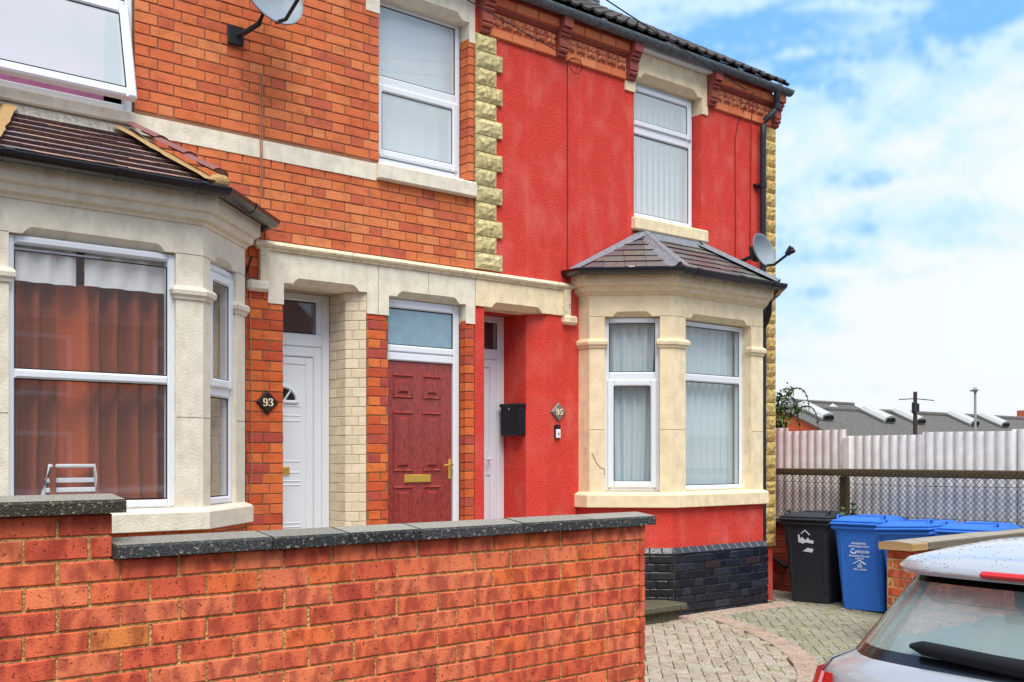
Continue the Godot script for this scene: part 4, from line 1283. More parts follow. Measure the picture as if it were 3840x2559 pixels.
	for s: float in [0.53, 1.15]:
		var v := MB.new(); v.xf = face(ppath[3], ppath[4]) * Transform3D(Basis(), Vector3(s, 0.69, 0.042))
		v.col = pt[1]
		v.brick(-0.105, -0.035, 0.105, 0.035, -0.02, 0.006, 0.005)
		v.col = lin(92, 66, 62)
		for r in 4:
			for k in 9:
				v.brick(-0.1 + k * 0.0222, -0.03 + r * 0.0155, -0.1 + k * 0.0222 + 0.012, -0.03 + r * 0.0155 + 0.009, 0.006, 0.012, 0.002)
		obj("air_brick", v, M.plinth_black, plinth)
	bay_roof(h, path, 7.90, 8.70, 3.95, "slate", "slate", tones([[126, 116, 120], [136, 124, 122], [132, 136, 126], [118, 114, 120], [140, 126, 120], [130, 110, 110], [140, 144, 134]]), 6, 0.2, "lead", 1)
	# main roof
	main_roof(h)
	# gutters and pipes
	var g := MB.new()
	var gp := []
	for i in 11:
		var th := PI + PI * i / 10.0
		gp.append(Vector2(0.06 + 0.06 * cos(th), Y_GUTTER + 0.06 * sin(th)))
	gp.append(Vector2(0.113, Y_GUTTER))
	for i in 11:
		var th := TAU - PI * i / 10.0
		gp.append(Vector2(0.06 + 0.052 * cos(th), Y_GUTTER + 0.002 + 0.052 * sin(th)))
	g.sweep([Vector2(4.2, 0.09), Vector2(10.17, 0.09)], gp)
	var gut := obj("gutter", g, M.grey_gutter, h)
	for x: float in [6.1, 7.15, 8.05, 8.15, 9.2, 9.9]:
		var c := MB.new()
		var pr := []
		for k in 9:
			var th := PI + PI * k / 8.0
			pr.append(Vector2(0.06 + 0.067 * cos(th), Y_GUTTER + 0.003 + 0.067 * sin(th)))
		pr.append(Vector2(0.126, Y_GUTTER + 0.01)); pr.append(Vector2(-0.006, Y_GUTTER + 0.01))
		c.sweep([Vector2(x - 0.035, 0.09), Vector2(x + 0.035, 0.09)], pr)
		obj("gutter_joint", c, M.grey_gutter, gut)
	var dp := MB.new()
	dp.tube([Vector3(9.92, Y_GUTTER - 0.05, 0.15), Vector3(9.92, 5.66, 0.15), Vector3(9.91, 5.60, 0.14), Vector3(9.80, 5.48, 0.085), Vector3(9.775, 5.42, 0.075), Vector3(9.77, 5.3, 0.075), Vector3(9.77, 3.6, 0.075), Vector3(9.77, 0.4, 0.075)], 0.034, 14)
	var pipe := obj("downpipe", dp, M.dark_metal, h)
	for y: float in [5.64, 4.75, 3.2]:
		var c := MB.new()
		var cx := 9.92 if y > 5.6 else 9.77
		var cz := 0.15 if y > 5.6 else 0.075
		c.tube([Vector3(cx, y - 0.03, cz), Vector3(cx, y + 0.03, cz)], 0.041, 14)
		if y < 5.6: c.box(cx - 0.09, y - 0.012, 0.005, cx + 0.06, y + 0.012, 0.05)
		obj("pipe_bracket", c, M.dark_metal, pipe)
	dp = MB.new()
	dp.tube([Vector3(9.66, 3.41, 0.24), Vector3(9.665, 3.30, 0.23), Vector3(9.65, 3.2, 0.2), Vector3(9.58, 3.02, 0.12), Vector3(9.57, 2.9, 0.09), Vector3(9.57, 0.5, 0.08)], 0.034, 12)
	obj("downpipe", dp, M.black_gutter, h)
	# cables painted over or loose on the render
	var cb := MB.new()
	cb.tube([Vector3(6.86, 5.45, 0.008), Vector3(6.862, 4.4, 0.008), Vector3(6.86, 3.4, 0.008)], 0.006, 6)
	obj("cable", cb, M.cable_red, h)
	cb = MB.new()
	cb.tube([Vector3(9.43, 5.46, 0.01), Vector3(9.36, 5.2, 0.01), Vector3(9.37, 4.2, 0.01), Vector3(9.36, 3.8, 0.01)], 0.006, 6)
	obj("cable", cb, M.cable_red, h)
	cb = MB.new()
	cb.tube([Vector3(9.62, 5.7, 0.06), Vector3(9.62, 5.44, 0.03), Vector3(9.63, 4.6, 0.01), Vector3(9.62, 3.75, 0.01)], 0.005, 6)
	obj("cable", cb, M.cable_red, h)
	cb = MB.new()
	var lp := []
	for i in 13:
		var th := TAU * i / 12.0 + 1.2
		lp.append(Vector3(6.93 + 0.085 * cos(th), 5.42 + 0.075 * sin(th), 0.04 + 0.01 * sin(th * 2.0)))
	cb.tube(lp, 0.004, 6)
	obj("cable", cb, M.cable_black, h)
	cb = MB.new()
	cb.tube([Vector3(9.58, 5.74, 0.09), Vector3(9.50, 5.6, 0.05), Vector3(9.46, 5.47, 0.02), Vector3(9.43, 5.40, 0.02)], 0.004, 6)
	obj("cable", cb, M.cable_black, h)
	# step in front of the porch
	var sp := MB.new(); sp.cbox(5.9, 0.325, 0.02, 7.50, 0.385, 0.94, 0.01)
	sp.box(5.95, 0.1, 0.03, 7.44, 0.325, 0.88)
	obj("door_step", sp, M.step_stone, h)
	# nets and blinds
	var cw := thing("net_curtain", "white net curtain in the narrow side window of the cream bay", "curtain")
	obj("cloth", cloth(face(path[1], path[2]), 0.1, 0.62, 1.38, 3.03, -0.19, 5.0, 0.022, 31, 0.35), M.net_curtain, cw)
	cw = thing("net_curtain", "white net curtain across the wide window of the cream bay", "curtain")
	obj("cloth", cloth(face(path[2], path[3]), 0.12, 1.25, 1.38, 3.03, -0.24, 11.0, 0.022, 32, 0.0), M.net_curtain, cw)
	var bl := thing("vertical_blind", "white vertical blind in the upper window of the red house", "blind")
	for i in 12:
		var s := MB.new(); s.xf = Transform3D(Basis(Vector3.UP, 0.35), Vector3(7.76 + i * 0.087, 4.15, -0.25))
		s.box(-0.044, 0, -0.001, 0.044, 1.4, 0.001)
		obj("slat", s, M.net_curtain, bl)
	return h

func rock_block(b: MB, x0: float, y0: float, x1: float, y1: float, z0: float, z1: float) -> void:
	# drafted margin and a hewn, uneven face
	b.brick(x0, y0, x1, y1, z0, z1 - 0.014, 0.004)
	var rows := []
	var ny := 5; var nx := 7
	for j in ny:
		var r := PackedVector3Array()
		for i in nx:
			var edge := i == 0 or j == 0 or i == nx - 1 or j == ny - 1
			var z := z1 - 0.0135 if edge else z1 + rng.randf_range(-0.006, 0.007)
			r.append(Vector3(lerpf(x0 + 0.008, x1 - 0.008, i / float(nx - 1)) + (0.0 if edge else rng.randf_range(-0.006, 0.006)), lerpf(y0 + 0.008, y1 - 0.008, j / float(ny - 1)) + (0.0 if edge else rng.randf_range(-0.005, 0.005)), z))
		rows.append(r)
	for j in ny - 1:
		for i in nx - 1:
			b.tri(rows[j][i], rows[j][i + 1], rows[j + 1][i + 1]); b.tri(rows[j][i], rows[j + 1][i + 1], rows[j + 1][i])

func front_door_b(h: Node3D) -> void:
	var xf := Transform3D(Basis(), Vector3(0, 0, -0.45))
	var b := MB.new(); b.xf = xf
	b.brick(5.862, 0.5, 5.92, 3.056, -0.07, 0.0, 0.01); b.brick(6.385, 0.5, 6.469, 3.056, -0.07, 0.0, 0.01)
	b.brick(5.921, 2.99, 6.384, 3.056, -0.07, -0.001, 0.01); b.brick(5.921, 2.64, 6.384, 2.74, -0.07, -0.001, 0.01)
	b.brick(6.30, 0.5, 6.384, 2.639, -0.068, -0.005, 0.01)
	b.brick(5.921, 2.56, 6.299, 2.639, -0.068, -0.005, 0.01)
	var door := obj("front_door", b, M.white_plastic, h)
	pane(door, xf, 5.921, 2.741, 6.384, 2.989, -0.02, "glass")
	b = MB.new(); b.xf = xf; b.brick(5.925, 0.52, 6.296, 2.556, -0.06, -0.012, 0.004)
	for x: float in [5.97, 6.13]: b.brick(x, 0.7, x + 0.10, 2.4, -0.012, -0.006, 0.006)
	obj("door_leaf", b, M.white_plastic, door)
	b = MB.new(); b.xf = xf; b.brick(6.255, 1.55, 6.29, 1.78, -0.011, 0.0, 0.004)
	b.tube([Vector3(6.272, 1.70, 0.0), Vector3(6.272, 1.70, 0.045), Vector3(6.19, 1.70, 0.05)], 0.009, 8)
	obj("door_handle", b, M.white_plastic, door)

func main_roof(h: Node3D) -> void:
	var ye := 5.915; var ze := 0.15
	var slope := 0.611
	var zr := -3.0
	var d := MB.new()
	var yr := ye + (ze - zr) * slope
	d.quad(Vector3(-0.3, ye - 0.03, ze - 0.02), Vector3(10.11, ye - 0.03, ze - 0.02), Vector3(10.11, yr - 0.03, zr), Vector3(-0.3, yr - 0.03, zr))
	d.quad(Vector3(10.11, yr - 0.03, zr), Vector3(10.11, ye - 0.03, zr - 3.4), Vector3(-0.3, ye - 0.03, zr - 3.4), Vector3(-0.3, yr - 0.03, zr))
	d.quad(Vector3(-0.3, ye - 0.05, 0.0), Vector3(10.11, ye - 0.05, 0.0), Vector3(10.11, ye - 0.03, ze - 0.02), Vector3(-0.3, ye - 0.03, ze - 0.02))
	var roof := obj("roof", d, M.dark_metal, h)
	var me := []
	for k in 4:
		var b := MB.new()
		b.col = lin([92, 80, 102, 86][k], [86, 76, 92, 84][k], [86, 78, 88, 90][k])
		var top := PackedVector3Array(); var mid := PackedVector3Array()
		for i in 17:
			var x := i / 16.0 * 0.306
			var y := 0.018 + 0.02 * maxf(0.0, sin(TAU * 2.0 * i / 16.0 - 0.6)) 
			top.append(Vector3(x, y + 0.002, -0.40)); mid.append(Vector3(x, y + 0.014, 0))
		b.grid([mid, top])
		for i in 16:
			b.quad(Vector3(mid[i].x, mid[i].y - 0.022, 0), Vector3(mid[i + 1].x, mid[i + 1].y - 0.022, 0), mid[i + 1], mid[i])
		b.quad(Vector3(0.306, -0.005, 0), Vector3(0.306, -0.005, -0.4), top[16], mid[16])
		b.quad(Vector3(0, -0.005, -0.4), Vector3(0, -0.005, 0), mid[0], top[0])
		me.append(b.mesh())
	var ang := atan(slope)
	var L := (ze - zr) / cos(ang)
	var rows := int(L / 0.33)
	for j in rows:
		for i in 19:
			var s := j * 0.33
			var z := ze - s * cos(ang); var y := ye + s * sin(ang)
			var x := 10.13 - 0.30 * (i + 1)
			inst("roof_tile", me[rng.randi() % 4], M.roof_tile, roof, Transform3D(Basis(Vector3.RIGHT, ang), Vector3(x, y, z)))
	for i in 14:
		var b := MB.new(); b.col = lin(104, 92, 86)
		var x := 10.13 - 0.44 * (i + 1)
		var r2 := []
		for xx: float in [x, x + 0.436]:
			var r := PackedVector3Array()
			for k in 9:
				var th := PI * (0.05 + 0.9 * k / 8.0)
				r.append(Vector3(xx, yr + 0.0 + 0.09 * sin(th), zr + 0.13 * cos(th)))
			r2.append(r)
		r2.reverse()
		b.grid(r2)
		obj("ridge_tile", b, M.roof_tile, roof)
	# chimney on the gable end
	var c := MB.new()
	c.box(9.74, 7.3, -3.34, 10.12, 9.2, -2.92)
	var ch := obj("chimney", c, M.mortar, h)
	var tn := tones(TONES_A)
	for f: Array in [[Vector2(9.74, -2.92), Vector2(10.12, -2.92)], [Vector2(9.74, -3.34), Vector2(9.74, -2.92)]]:
		lay(ch, "brick", bond(0, 7.6, f[0].distance_to(f[1]), 9.2, 0.0775, [0.234, 0.117], 0.009, [], tn, 0.006, 0.0), face(f[0], f[1]), M.house_brick, 40)
	c = MB.new()
	c.cbox(9.70, 7.5, -3.38, 10.15, 7.93, -2.88, 0.01)
	obj("flashing", c, M.lead, ch)

# ---------------------------------------------------------------- front garden walls, fence, ground
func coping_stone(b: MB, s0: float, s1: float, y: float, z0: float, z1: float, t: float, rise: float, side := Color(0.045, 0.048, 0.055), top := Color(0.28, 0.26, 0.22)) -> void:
	# saddle-backed: z0 rear, z1 front, y underside
	var zm := (z0 + z1) / 2
	var poly := PackedVector2Array([Vector2(-z1, y), Vector2(-z0, y), Vector2(-z0, y + t), Vector2(-zm + 0.01, y + t + rise), Vector2(-zm - 0.01, y + t + rise), Vector2(-z1 + 0.006, y + t), Vector2(-z1, y + t - 0.008)])
	var keep := b.xf
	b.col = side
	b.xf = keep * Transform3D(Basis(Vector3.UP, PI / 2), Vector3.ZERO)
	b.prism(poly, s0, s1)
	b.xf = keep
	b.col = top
	var g := 0.0015
	b.quad(Vector3(s0 + 0.003, y + t + g, z1 - 0.007), Vector3(s1 - 0.003, y + t + g, z1 - 0.007), Vector3(s1 - 0.003, y + t + rise + g, zm + 0.01), Vector3(s0 + 0.003, y + t + rise + g, zm + 0.01))
	b.quad(Vector3(s0 + 0.003, y + t + rise + g, zm - 0.01), Vector3(s1 - 0.003, y + t + rise + g, zm - 0.01), Vector3(s1 - 0.003, y + t + g, z0 + 0.003), Vector3(s0 + 0.003, y + t + g, z0 + 0.003))
	b.quad(Vector3(s0 + 0.003, y + t + rise + g, zm + 0.01), Vector3(s1 - 0.003, y + t + rise + g, zm + 0.01), Vector3(s1 - 0.003, y + t + rise + g, zm - 0.01), Vector3(s0 + 0.003, y + t + rise + g, zm - 0.01))
	b.xf = keep

func garden_wall() -> void:
	var g := thing("garden_wall", "low orange brick garden wall with dark stone coping, stepped up at its left", "wall")
	var A := Vector2(1.157, 3.494); var B := Vector2(4.294, 3.394)
	var xf := face(A, B)
	var s1 := 3.139; var ss := 0.216; var s0 := -2.0
	var c := 0.0835
	var top := 1.352
	var b := MB.new(); b.xf = xf
	b.box(s0, -0.1, -0.205, s1 - 0.006, top - 0.004, -0.008)
	b.box(s0, top - 0.004, -0.205, ss - 0.006, top + 2 * c, -0.008)
	var core := obj("mortar_bed", b, M.garden_mortar, g)
	var tn := tones(TONES_G)
	var y0 := top - 16 * c
	# full bricks break on s = 0 in the row under the coping
	var low := bond(s0, y0, s1, top + 0.01, c, [0.225], 0.010, [], tn, 0.0, -0.1, 0.004, 0.1125, 0.0015)
	var high := bond(s0, top, ss, top + 2 * c + 0.01, c, [0.225], 0.010, [], tn, 0.0, -0.1, 0.004, 0.1125, 0.0015)
	low.append_array(high)
	for q: Dictionary in low:
		if rng.randf() < 0.012: q.col = lin(232, 146, 84)
	lay(g, "brick", low, xf, M.garden_brick, 300, 0.007)
	# the end of the wall
	lay(g, "brick", bond(0, y0, 0.2, top + 0.01, c, [0.225, 0.1125], 0.010, [], tn, 0.0, -0.05), face(B, B + Vector2(-0.03, -0.205) * 0.97), M.garden_brick)
	var js := [ss - 0.002, 0.845, 1.206, 1.583, 2.202, 2.70, s1 + 0.045]
	for i in js.size() - 1:
		var k := MB.new(); k.xf = xf
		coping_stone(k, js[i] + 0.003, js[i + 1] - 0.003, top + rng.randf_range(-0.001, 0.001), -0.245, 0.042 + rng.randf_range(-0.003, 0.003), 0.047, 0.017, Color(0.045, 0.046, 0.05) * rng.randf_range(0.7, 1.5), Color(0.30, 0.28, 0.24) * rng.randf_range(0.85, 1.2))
		obj("coping_stone", k, M.coping, g)
	js = [-2.0, -1.0, -0.3, ss + 0.038]
	for i in js.size() - 1:
		var k := MB.new(); k.xf = xf
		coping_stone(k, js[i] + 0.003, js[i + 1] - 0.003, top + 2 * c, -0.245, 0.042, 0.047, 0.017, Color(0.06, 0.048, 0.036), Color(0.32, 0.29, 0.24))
		obj("coping_stone", k, M.coping, g)

func right_wall() -> void:
	var g := thing("garden_wall", "short brick wall with a pale coping behind the silver car", "wall")
	var A := Vector2(8.09, 2.8); var B := Vector2(10.45, 2.76)
	var xf := face(A, B)
	var b := MB.new(); b.xf = xf
	b.box(0.0, -0.1, -0.21, 2.36, 0.952, -0.008)
	var core := obj("mortar_bed", b, M.garden_mortar, g)
	var tn := tones([[206, 104, 70], [214, 120, 80], [192, 92, 62], [222, 134, 88], [200, 110, 82]])
	var c := 0.0775
	lay(g, "brick", bond(0, 0.952 - 13 * c, 2.36, 0.955, c, [0.225], 0.010, [], tn, 0.0, -0.05, 0.005, 0.0, 0.003), xf, M.garden_brick, 150)
	lay(g, "brick", bond(0, 0.952 - 13 * c, 0.21, 0.955, c, [0.225, 0.1125], 0.010, [], tn, 0.006, -0.05, 0.006, 0.0, 0.004), face(A + Vector2(0, -0.21), A), M.garden_brick, 60)
	var js := [-0.06, 0.20, 1.05, 1.9, 2.36]
	for i in js.size() - 1:
		var k := MB.new(); k.xf = xf
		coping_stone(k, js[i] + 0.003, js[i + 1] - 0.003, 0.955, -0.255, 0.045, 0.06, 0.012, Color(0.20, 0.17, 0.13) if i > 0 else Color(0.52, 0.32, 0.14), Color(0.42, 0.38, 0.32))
		obj("coping_stone", k, M.coping, g)

# fence line beside the driveway: local x runs from the rear towards the street
const FA := Vector2(10.79, -0.54)
const FB := Vector2(10.46, 2.63)

func fence() -> void:
	var xf := face(FB, FA) # +z of this face looks away from the house, so mirror below
	var rev := face(FA, FB)
	# the face that looks at the driveway (-x) runs from the rear to the front
	var back := -3.5; var front := 7.2
	var w := thing("low_wall", "low brick wall with concrete coping under the chain link", "wall")
	var b := MB.new(); b.xf = rev
	b.box(back, -0.2, -0.2, 3.2, 0.93, -0.008)
	obj("mortar_bed", b, M.mortar, w)
	var tn := tones([[150, 70, 50], [162, 78, 54], [138, 62, 46], [170, 90, 62]])
	var c := 0.0775
	lay(w, "brick", bond(back, 0.93 - 13 * c, 3.2, 0.935, c, [0.225], 0.009, [], tn, 0.0, -0.05, 0.004, 0.0, 0.002), rev, M.low_brick, 120)
	var x := back
	while x < 3.2:
		var k := MB.new(); k.xf = rev
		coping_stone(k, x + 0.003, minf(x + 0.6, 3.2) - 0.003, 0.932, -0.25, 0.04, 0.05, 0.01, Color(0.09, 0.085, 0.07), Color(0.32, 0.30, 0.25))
		obj("coping_stone", k, M.coping, w)
		x += 0.6
	var pb := MB.new(); pb.xf = rev
	pb.tube([Vector3(-0.62, 0.80, 0.045), Vector3(0.25, 0.40, 0.045)], 0.028, 10)
	obj("waste_pipe", pb, M.black_gutter, w)
	# chain link on a timber rail
	var f := thing("chain_link_fence", "dark chain link fence with a mossy timber rail behind the bins", "fence")
	b = MB.new(); b.xf = rev
	b.cbox(back, 1.505, -0.10, 0.98, 1.585, -0.05, 0.008)
	obj("rail", b, M.wood_grey, f)
	b = MB.new(); b.xf = rev
	b.cbox(0.985, 1.50, -0.102, front, 1.588, -0.048, 0.008)
	obj("rail", b, M.wood_grey, f)
	for px: float in [-2.2, 0.96, 3.6, 6.4]:
		b = MB.new(); b.xf = rev
		b.cbox(px - 0.055, 0.9, -0.17, px + 0.055, 1.50, -0.105, 0.01)
		obj("post", b, M.wood_grey, f)
	b = MB.new(); b.xf = rev
	var y0 := 0.98; var y1 := 1.59; var p := 0.062; var zz := -0.035
	var h := y1 - y0
	var i := 0
	var n := int((front - back + h) / p)
	var wires := MB.new(); wires.xf = rev
	for k in n:
		var s := back - h + k * p
		for sg: int in [0, 1]:
			var a := Vector2(s, y0) if sg == 0 else Vector2(s + h, y0)
			var d := Vector2(1, 1) if sg == 0 else Vector2(-1, 1)
			var steps := int(h / (p / 2))
			var pts := []
			for q in steps + 1:
				var pt := a + d * (p / 2 * q)
				if pt.x < back or pt.x > front: continue
				pts.append(Vector3(pt.x, pt.y, zz + (0.003 if (q + sg) % 2 == 0 else -0.003)))
			if pts.size() > 1: wires.tube(pts, 0.003, 3, false)
	kind(obj("chain_link_mesh", wires, M.wire, f), "stuff")
	b = MB.new(); b.xf = rev
	for yy: float in [1.08, 1.42]:
		var pts := []
		for q in 13: pts.append(Vector3(lerpf(back, front, q / 12.0), yy - 0.012 * sin(q * 1.3), zz + 0.005))
		b.tube(pts, 0.0025, 4, false)
	obj("line_wire", b, M.wire, f)
	# corrugated sheets behind
	var cs := thing("corrugated_fence", "pale corrugated sheet fence behind the chain link", "fence")
	var pitch := 0.116
	for sh: Array in [[-3.4, -0.72, 2.06, -0.19], [-0.75, 0.06, 2.085, -0.20], [0.0, 0.92, 2.035, -0.216], [0.95, 1.98, 1.965, -0.216], [1.93, 3.0, 1.99, -0.20], [2.95, 4.1, 2.0, -0.21], [4.05, 5.1, 1.98, -0.20], [5.05, 6.1, 2.0, -0.21], [6.05, 7.2, 1.99, -0.20]]:
		b = MB.new(); b.xf = rev
		var lo := PackedVector3Array(); var hi := PackedVector3Array()
		var steps := int((sh[1] - sh[0]) / pitch * 14)
		var tilt := rng.randf_range(-0.01, 0.01)
		for q in steps + 1:
			var xx: float = lerpf(sh[0], sh[1], q / float(steps))
			var z: float = sh[3] + 0.006 * sin(TAU * xx / pitch) - 0.016 * exp(-pow((fposmod(xx / pitch, 1.0) - 0.75) / 0.13, 2.0))
			lo.append(Vector3(xx, 0.85, z)); hi.append(Vector3(xx, sh[2] + tilt * (xx - sh[0]), z))
		b.grid([lo, hi])
		var lo2 := PackedVector3Array(); var hi2 := PackedVector3Array()
		for q in range(steps, -1, -1):
			lo2.append(lo[q] + Vector3(0, 0, -0.004)); hi2.append(hi[q] + Vector3(0, 0, -0.004))
		b.grid([lo2, hi2])
		obj("corrugated_sheet", b, M.sheet_white, cs)
	b = MB.new(); b.xf = rev
	b.cbox(0.885, 0.9, -0.215, 0.985, 1.955, -0.185, 0.006)
	obj("board", b, M.sheet_white, cs)

func ground() -> void:
	var b := MB.new()
	var big := MB.new()
	big.quad(Vector3(-400, -0.16, 300), Vector3(500, -0.16, 300), Vector3(500, -0.16, -500), Vector3(-400, -0.16, -500))
	kind(obj("ground", big, M.earth), "structure")
	# forecourt bed under the pavers, from the garden wall line back along the house
	var rows := []
	for j in 26:
		var z := 3.55 - j * 0.3
		var r := PackedVector3Array()
		for i in 41:
			var x := -2.0 + i * 0.34
			r.append(Vector3(x, ground_y(x, z) - 0.035, z))
		rows.append(r)
	b.grid(rows)
	var drive := obj("driveway", b, M.paver_sand); kind(drive, "structure")
	pavers(drive)
	b = MB.new()
	b.quad(Vector3(-30, 0.022, 4.75), Vector3(40, 0.022, 4.75), Vector3(40, 0.022, 3.5), Vector3(-30, 0.022, 3.5))
	kind(obj("pavement", b, M.pavement), "structure")
	b = MB.new()
	for i in 70: b.cbox(-30 + i + 0.003, -0.2, 4.752, -29 + i - 0.003, 0.03, 4.88, 0.012)
	kind(obj("kerb", b, M.concrete), "structure")
	b = MB.new()
	b.quad(Vector3(-200, -0.08, 12.0), Vector3(200, -0.08, 12.0), Vector3(200, -0.08, 4.88), Vector3(-200, -0.08, 4.88))
	kind(obj("road", b, M.asphalt), "structure")
	b = MB.new()
	b.box(-200, -0.2, 12.0, 200, 0.03, 14.0)
	kind(obj("far_pavement", b, M.pavement), "structure")

func pavers(drive: Node3D) -> void:
	var inner := tones([[216, 202, 184], [222, 202, 186], [208, 196, 178], [220, 210, 192], [204, 186, 170]], 0.95)
	var outer := tones([[186, 182, 160], [194, 188, 166], [180, 178, 156], [198, 190, 170]], 0.95)
	var ring := tones([[220, 188, 172], [226, 196, 180], [212, 182, 168], [222, 198, 182]], 0.95)
	var C := Vector2(4.77, 0.31); var R := 3.15; var hw := 0.105
	var list := []
	# herringbone at 45 degrees to the house
	var P := 0.1; var g := 0.006
	var ca := cos(PI / 4); var sa := sin(PI / 4)
	for i in range(-75, 75):
		for j in range(-75, 75):
			var m := posmod(i - j, 4)
			var rect: Array
			if m == 0: rect = [i, j, 2, 1]
			elif m == 3: rect = [i, j, 1, 2]
			else: continue
			var cx: float = (rect[0] + rect[2] / 2.0) * P; var cy: float = (rect[1] + rect[3] / 2.0) * P
			var w := Vector2(7.0 + cx * ca - cy * sa, 1.8 + cx * sa + cy * ca)
			if w.x < 3.7 or w.x > 10.72 or w.y > 3.45 or w.y < -0.6: continue
			if w.y < 0.75 and w.x < 9.05 + (0.7 - w.y) * 0.9 and w.x > 6.4: continue
			if w.y < 0.02 and w.x < 10.08: continue
			var d := w.distance_to(C)
			if absf(d - R) < hw - 0.035: continue
			list.append([w, -PI / 4, rect[2] * P - g, rect[3] * P - g, inner if d < R else outer])
	var k := 0
	var circ := TAU * R
	var nr := int(circ / 0.104)
	for i in nr:
		var a := TAU * i / nr
		var w := C + Vector2(cos(a), sin(a)) * R
		if w.x < 5.0 or w.x > 10.6 or w.y > 3.45 or w.y < -0.3: continue
		if w.y < 0.74 and w.x < 9.0 and w.x > 6.4: continue
		if w.y < 0.02 and w.x < 10.08: continue
		list.append([w, -a, 2 * hw - g, 0.104 - g, ring, 0.007])
	# a straight edging course along the plinth
	for i in 24:
		var w := Vector2(7.35 + i * 0.104, 0.85)
		if w.x > 9.2: break
		list.append([w, 0.0, 0.098, 0.19, ring, 0.007])
	var rank := []
	for i in list.size():
		var w: Vector2 = list[i][0]
		var p3 := Vector3(w.x, ground_y(w.x, w.y), w.y)
		var s := seen(p3)
		if s.x > 2415 and in_frame(p3, 20) and not (s.x > 3300 and s.y > 2300): rank.append([s.z, i])
	rank.sort_custom(func(a, b): return a[0] < b[0])
	var chosen := {}
	for q in mini(300, rank.size()): chosen[rank[q][1]] = true
	var cache := {}
	var rest := MB.new()
	for i in list.size():
		var q: Array = list[i]
		var w: Vector2 = q[0]
		var y: float = ground_y(w.x, w.y) + rng.randf_range(-0.002, 0.002) + (q[5] if q.size() > 5 else 0.0)
		var e := 0.05
		var nx := Vector3(2 * e, ground_y(w.x + e, w.y) - ground_y(w.x - e, w.y), 0).normalized()
		var nz := Vector3(0, ground_y(w.x, w.y + e) - ground_y(w.x, w.y - e), 2 * e).normalized()
		var up := nz.cross(nx).normalized()
		var tx := Vector3(cos(q[1]), 0, -sin(q[1]))
		tx = (tx - up * tx.dot(up)).normalized()
		# local: x along the paver, y across, z up
		var xf := Transform3D(Basis(tx, up.cross(tx), up), Vector3(w.x, y, w.y))
		var ti := rng.randi() % (q[4] as Array).size()
		var col: Color = q[4][ti]
		if chosen.has(i):
			var key := "%s|%s|%s" % [q[2], q[3], col]
			if not cache.has(key):
				var b := MB.new(); b.col = col
				b.brick(-q[2] / 2, -q[3] / 2, q[2] / 2, q[3] / 2, -0.045, 0.0, 0.004)
				cache[key] = b.mesh()
			inst("paver", cache[key], M.paver, drive, xf)
		else:
			rest.xf = xf; rest.col = col
			rest.brick(-q[2] / 2, -q[3] / 2, q[2] / 2, q[3] / 2, -0.045, 0.0, 0.006)
	kind(obj("far_pavers", rest, M.paver, drive), "stuff")
	for pass_: Array in [["moss_flecks", lin(176, 168, 70), 420, 0.012], ["litter_flecks", lin(104, 88, 66), 130, 0.009]]:
		var fm := MB.new()
		for fleck in pass_[2]:
			var w := Vector2(rng.randf_range(6.2, 10.3), rng.randf_range(0.8, 3.3))
			if pass_[0] == "moss_flecks" and rng.randf() < 0.6:
				var an := rng.randf_range(-0.4, 1.3)
				w = C + Vector2(cos(an), sin(an)) * (R + rng.randf_range(-0.35, 0.5))
			if w.y < 0.76: continue
			var s: float = pass_[3] * rng.randf_range(0.4, 1.4)
			var y := ground_y(w.x, w.y) + 0.004
			fm.col = (pass_[1] as Color) * rng.randf_range(0.7, 1.3)
			var p0 := Vector3(w.x, y, w.y)
			var e1 := Vector3(s, 0, s * rng.randf_range(-0.6, 0.6)); var e2 := Vector3(s * rng.randf_range(-0.6, 0.6), 0, -s)
			var tp := p0 + Vector3(0, s * 0.5, 0)
			fm.tri(p0 - e1, p0 - e2, tp); fm.tri(p0 - e2, p0 + e1, tp); fm.tri(p0 + e1, p0 + e2, tp); fm.tri(p0 + e2, p0 - e1, tp)
		kind(obj(pass_[0], fm, M.low_brick, drive), "stuff")

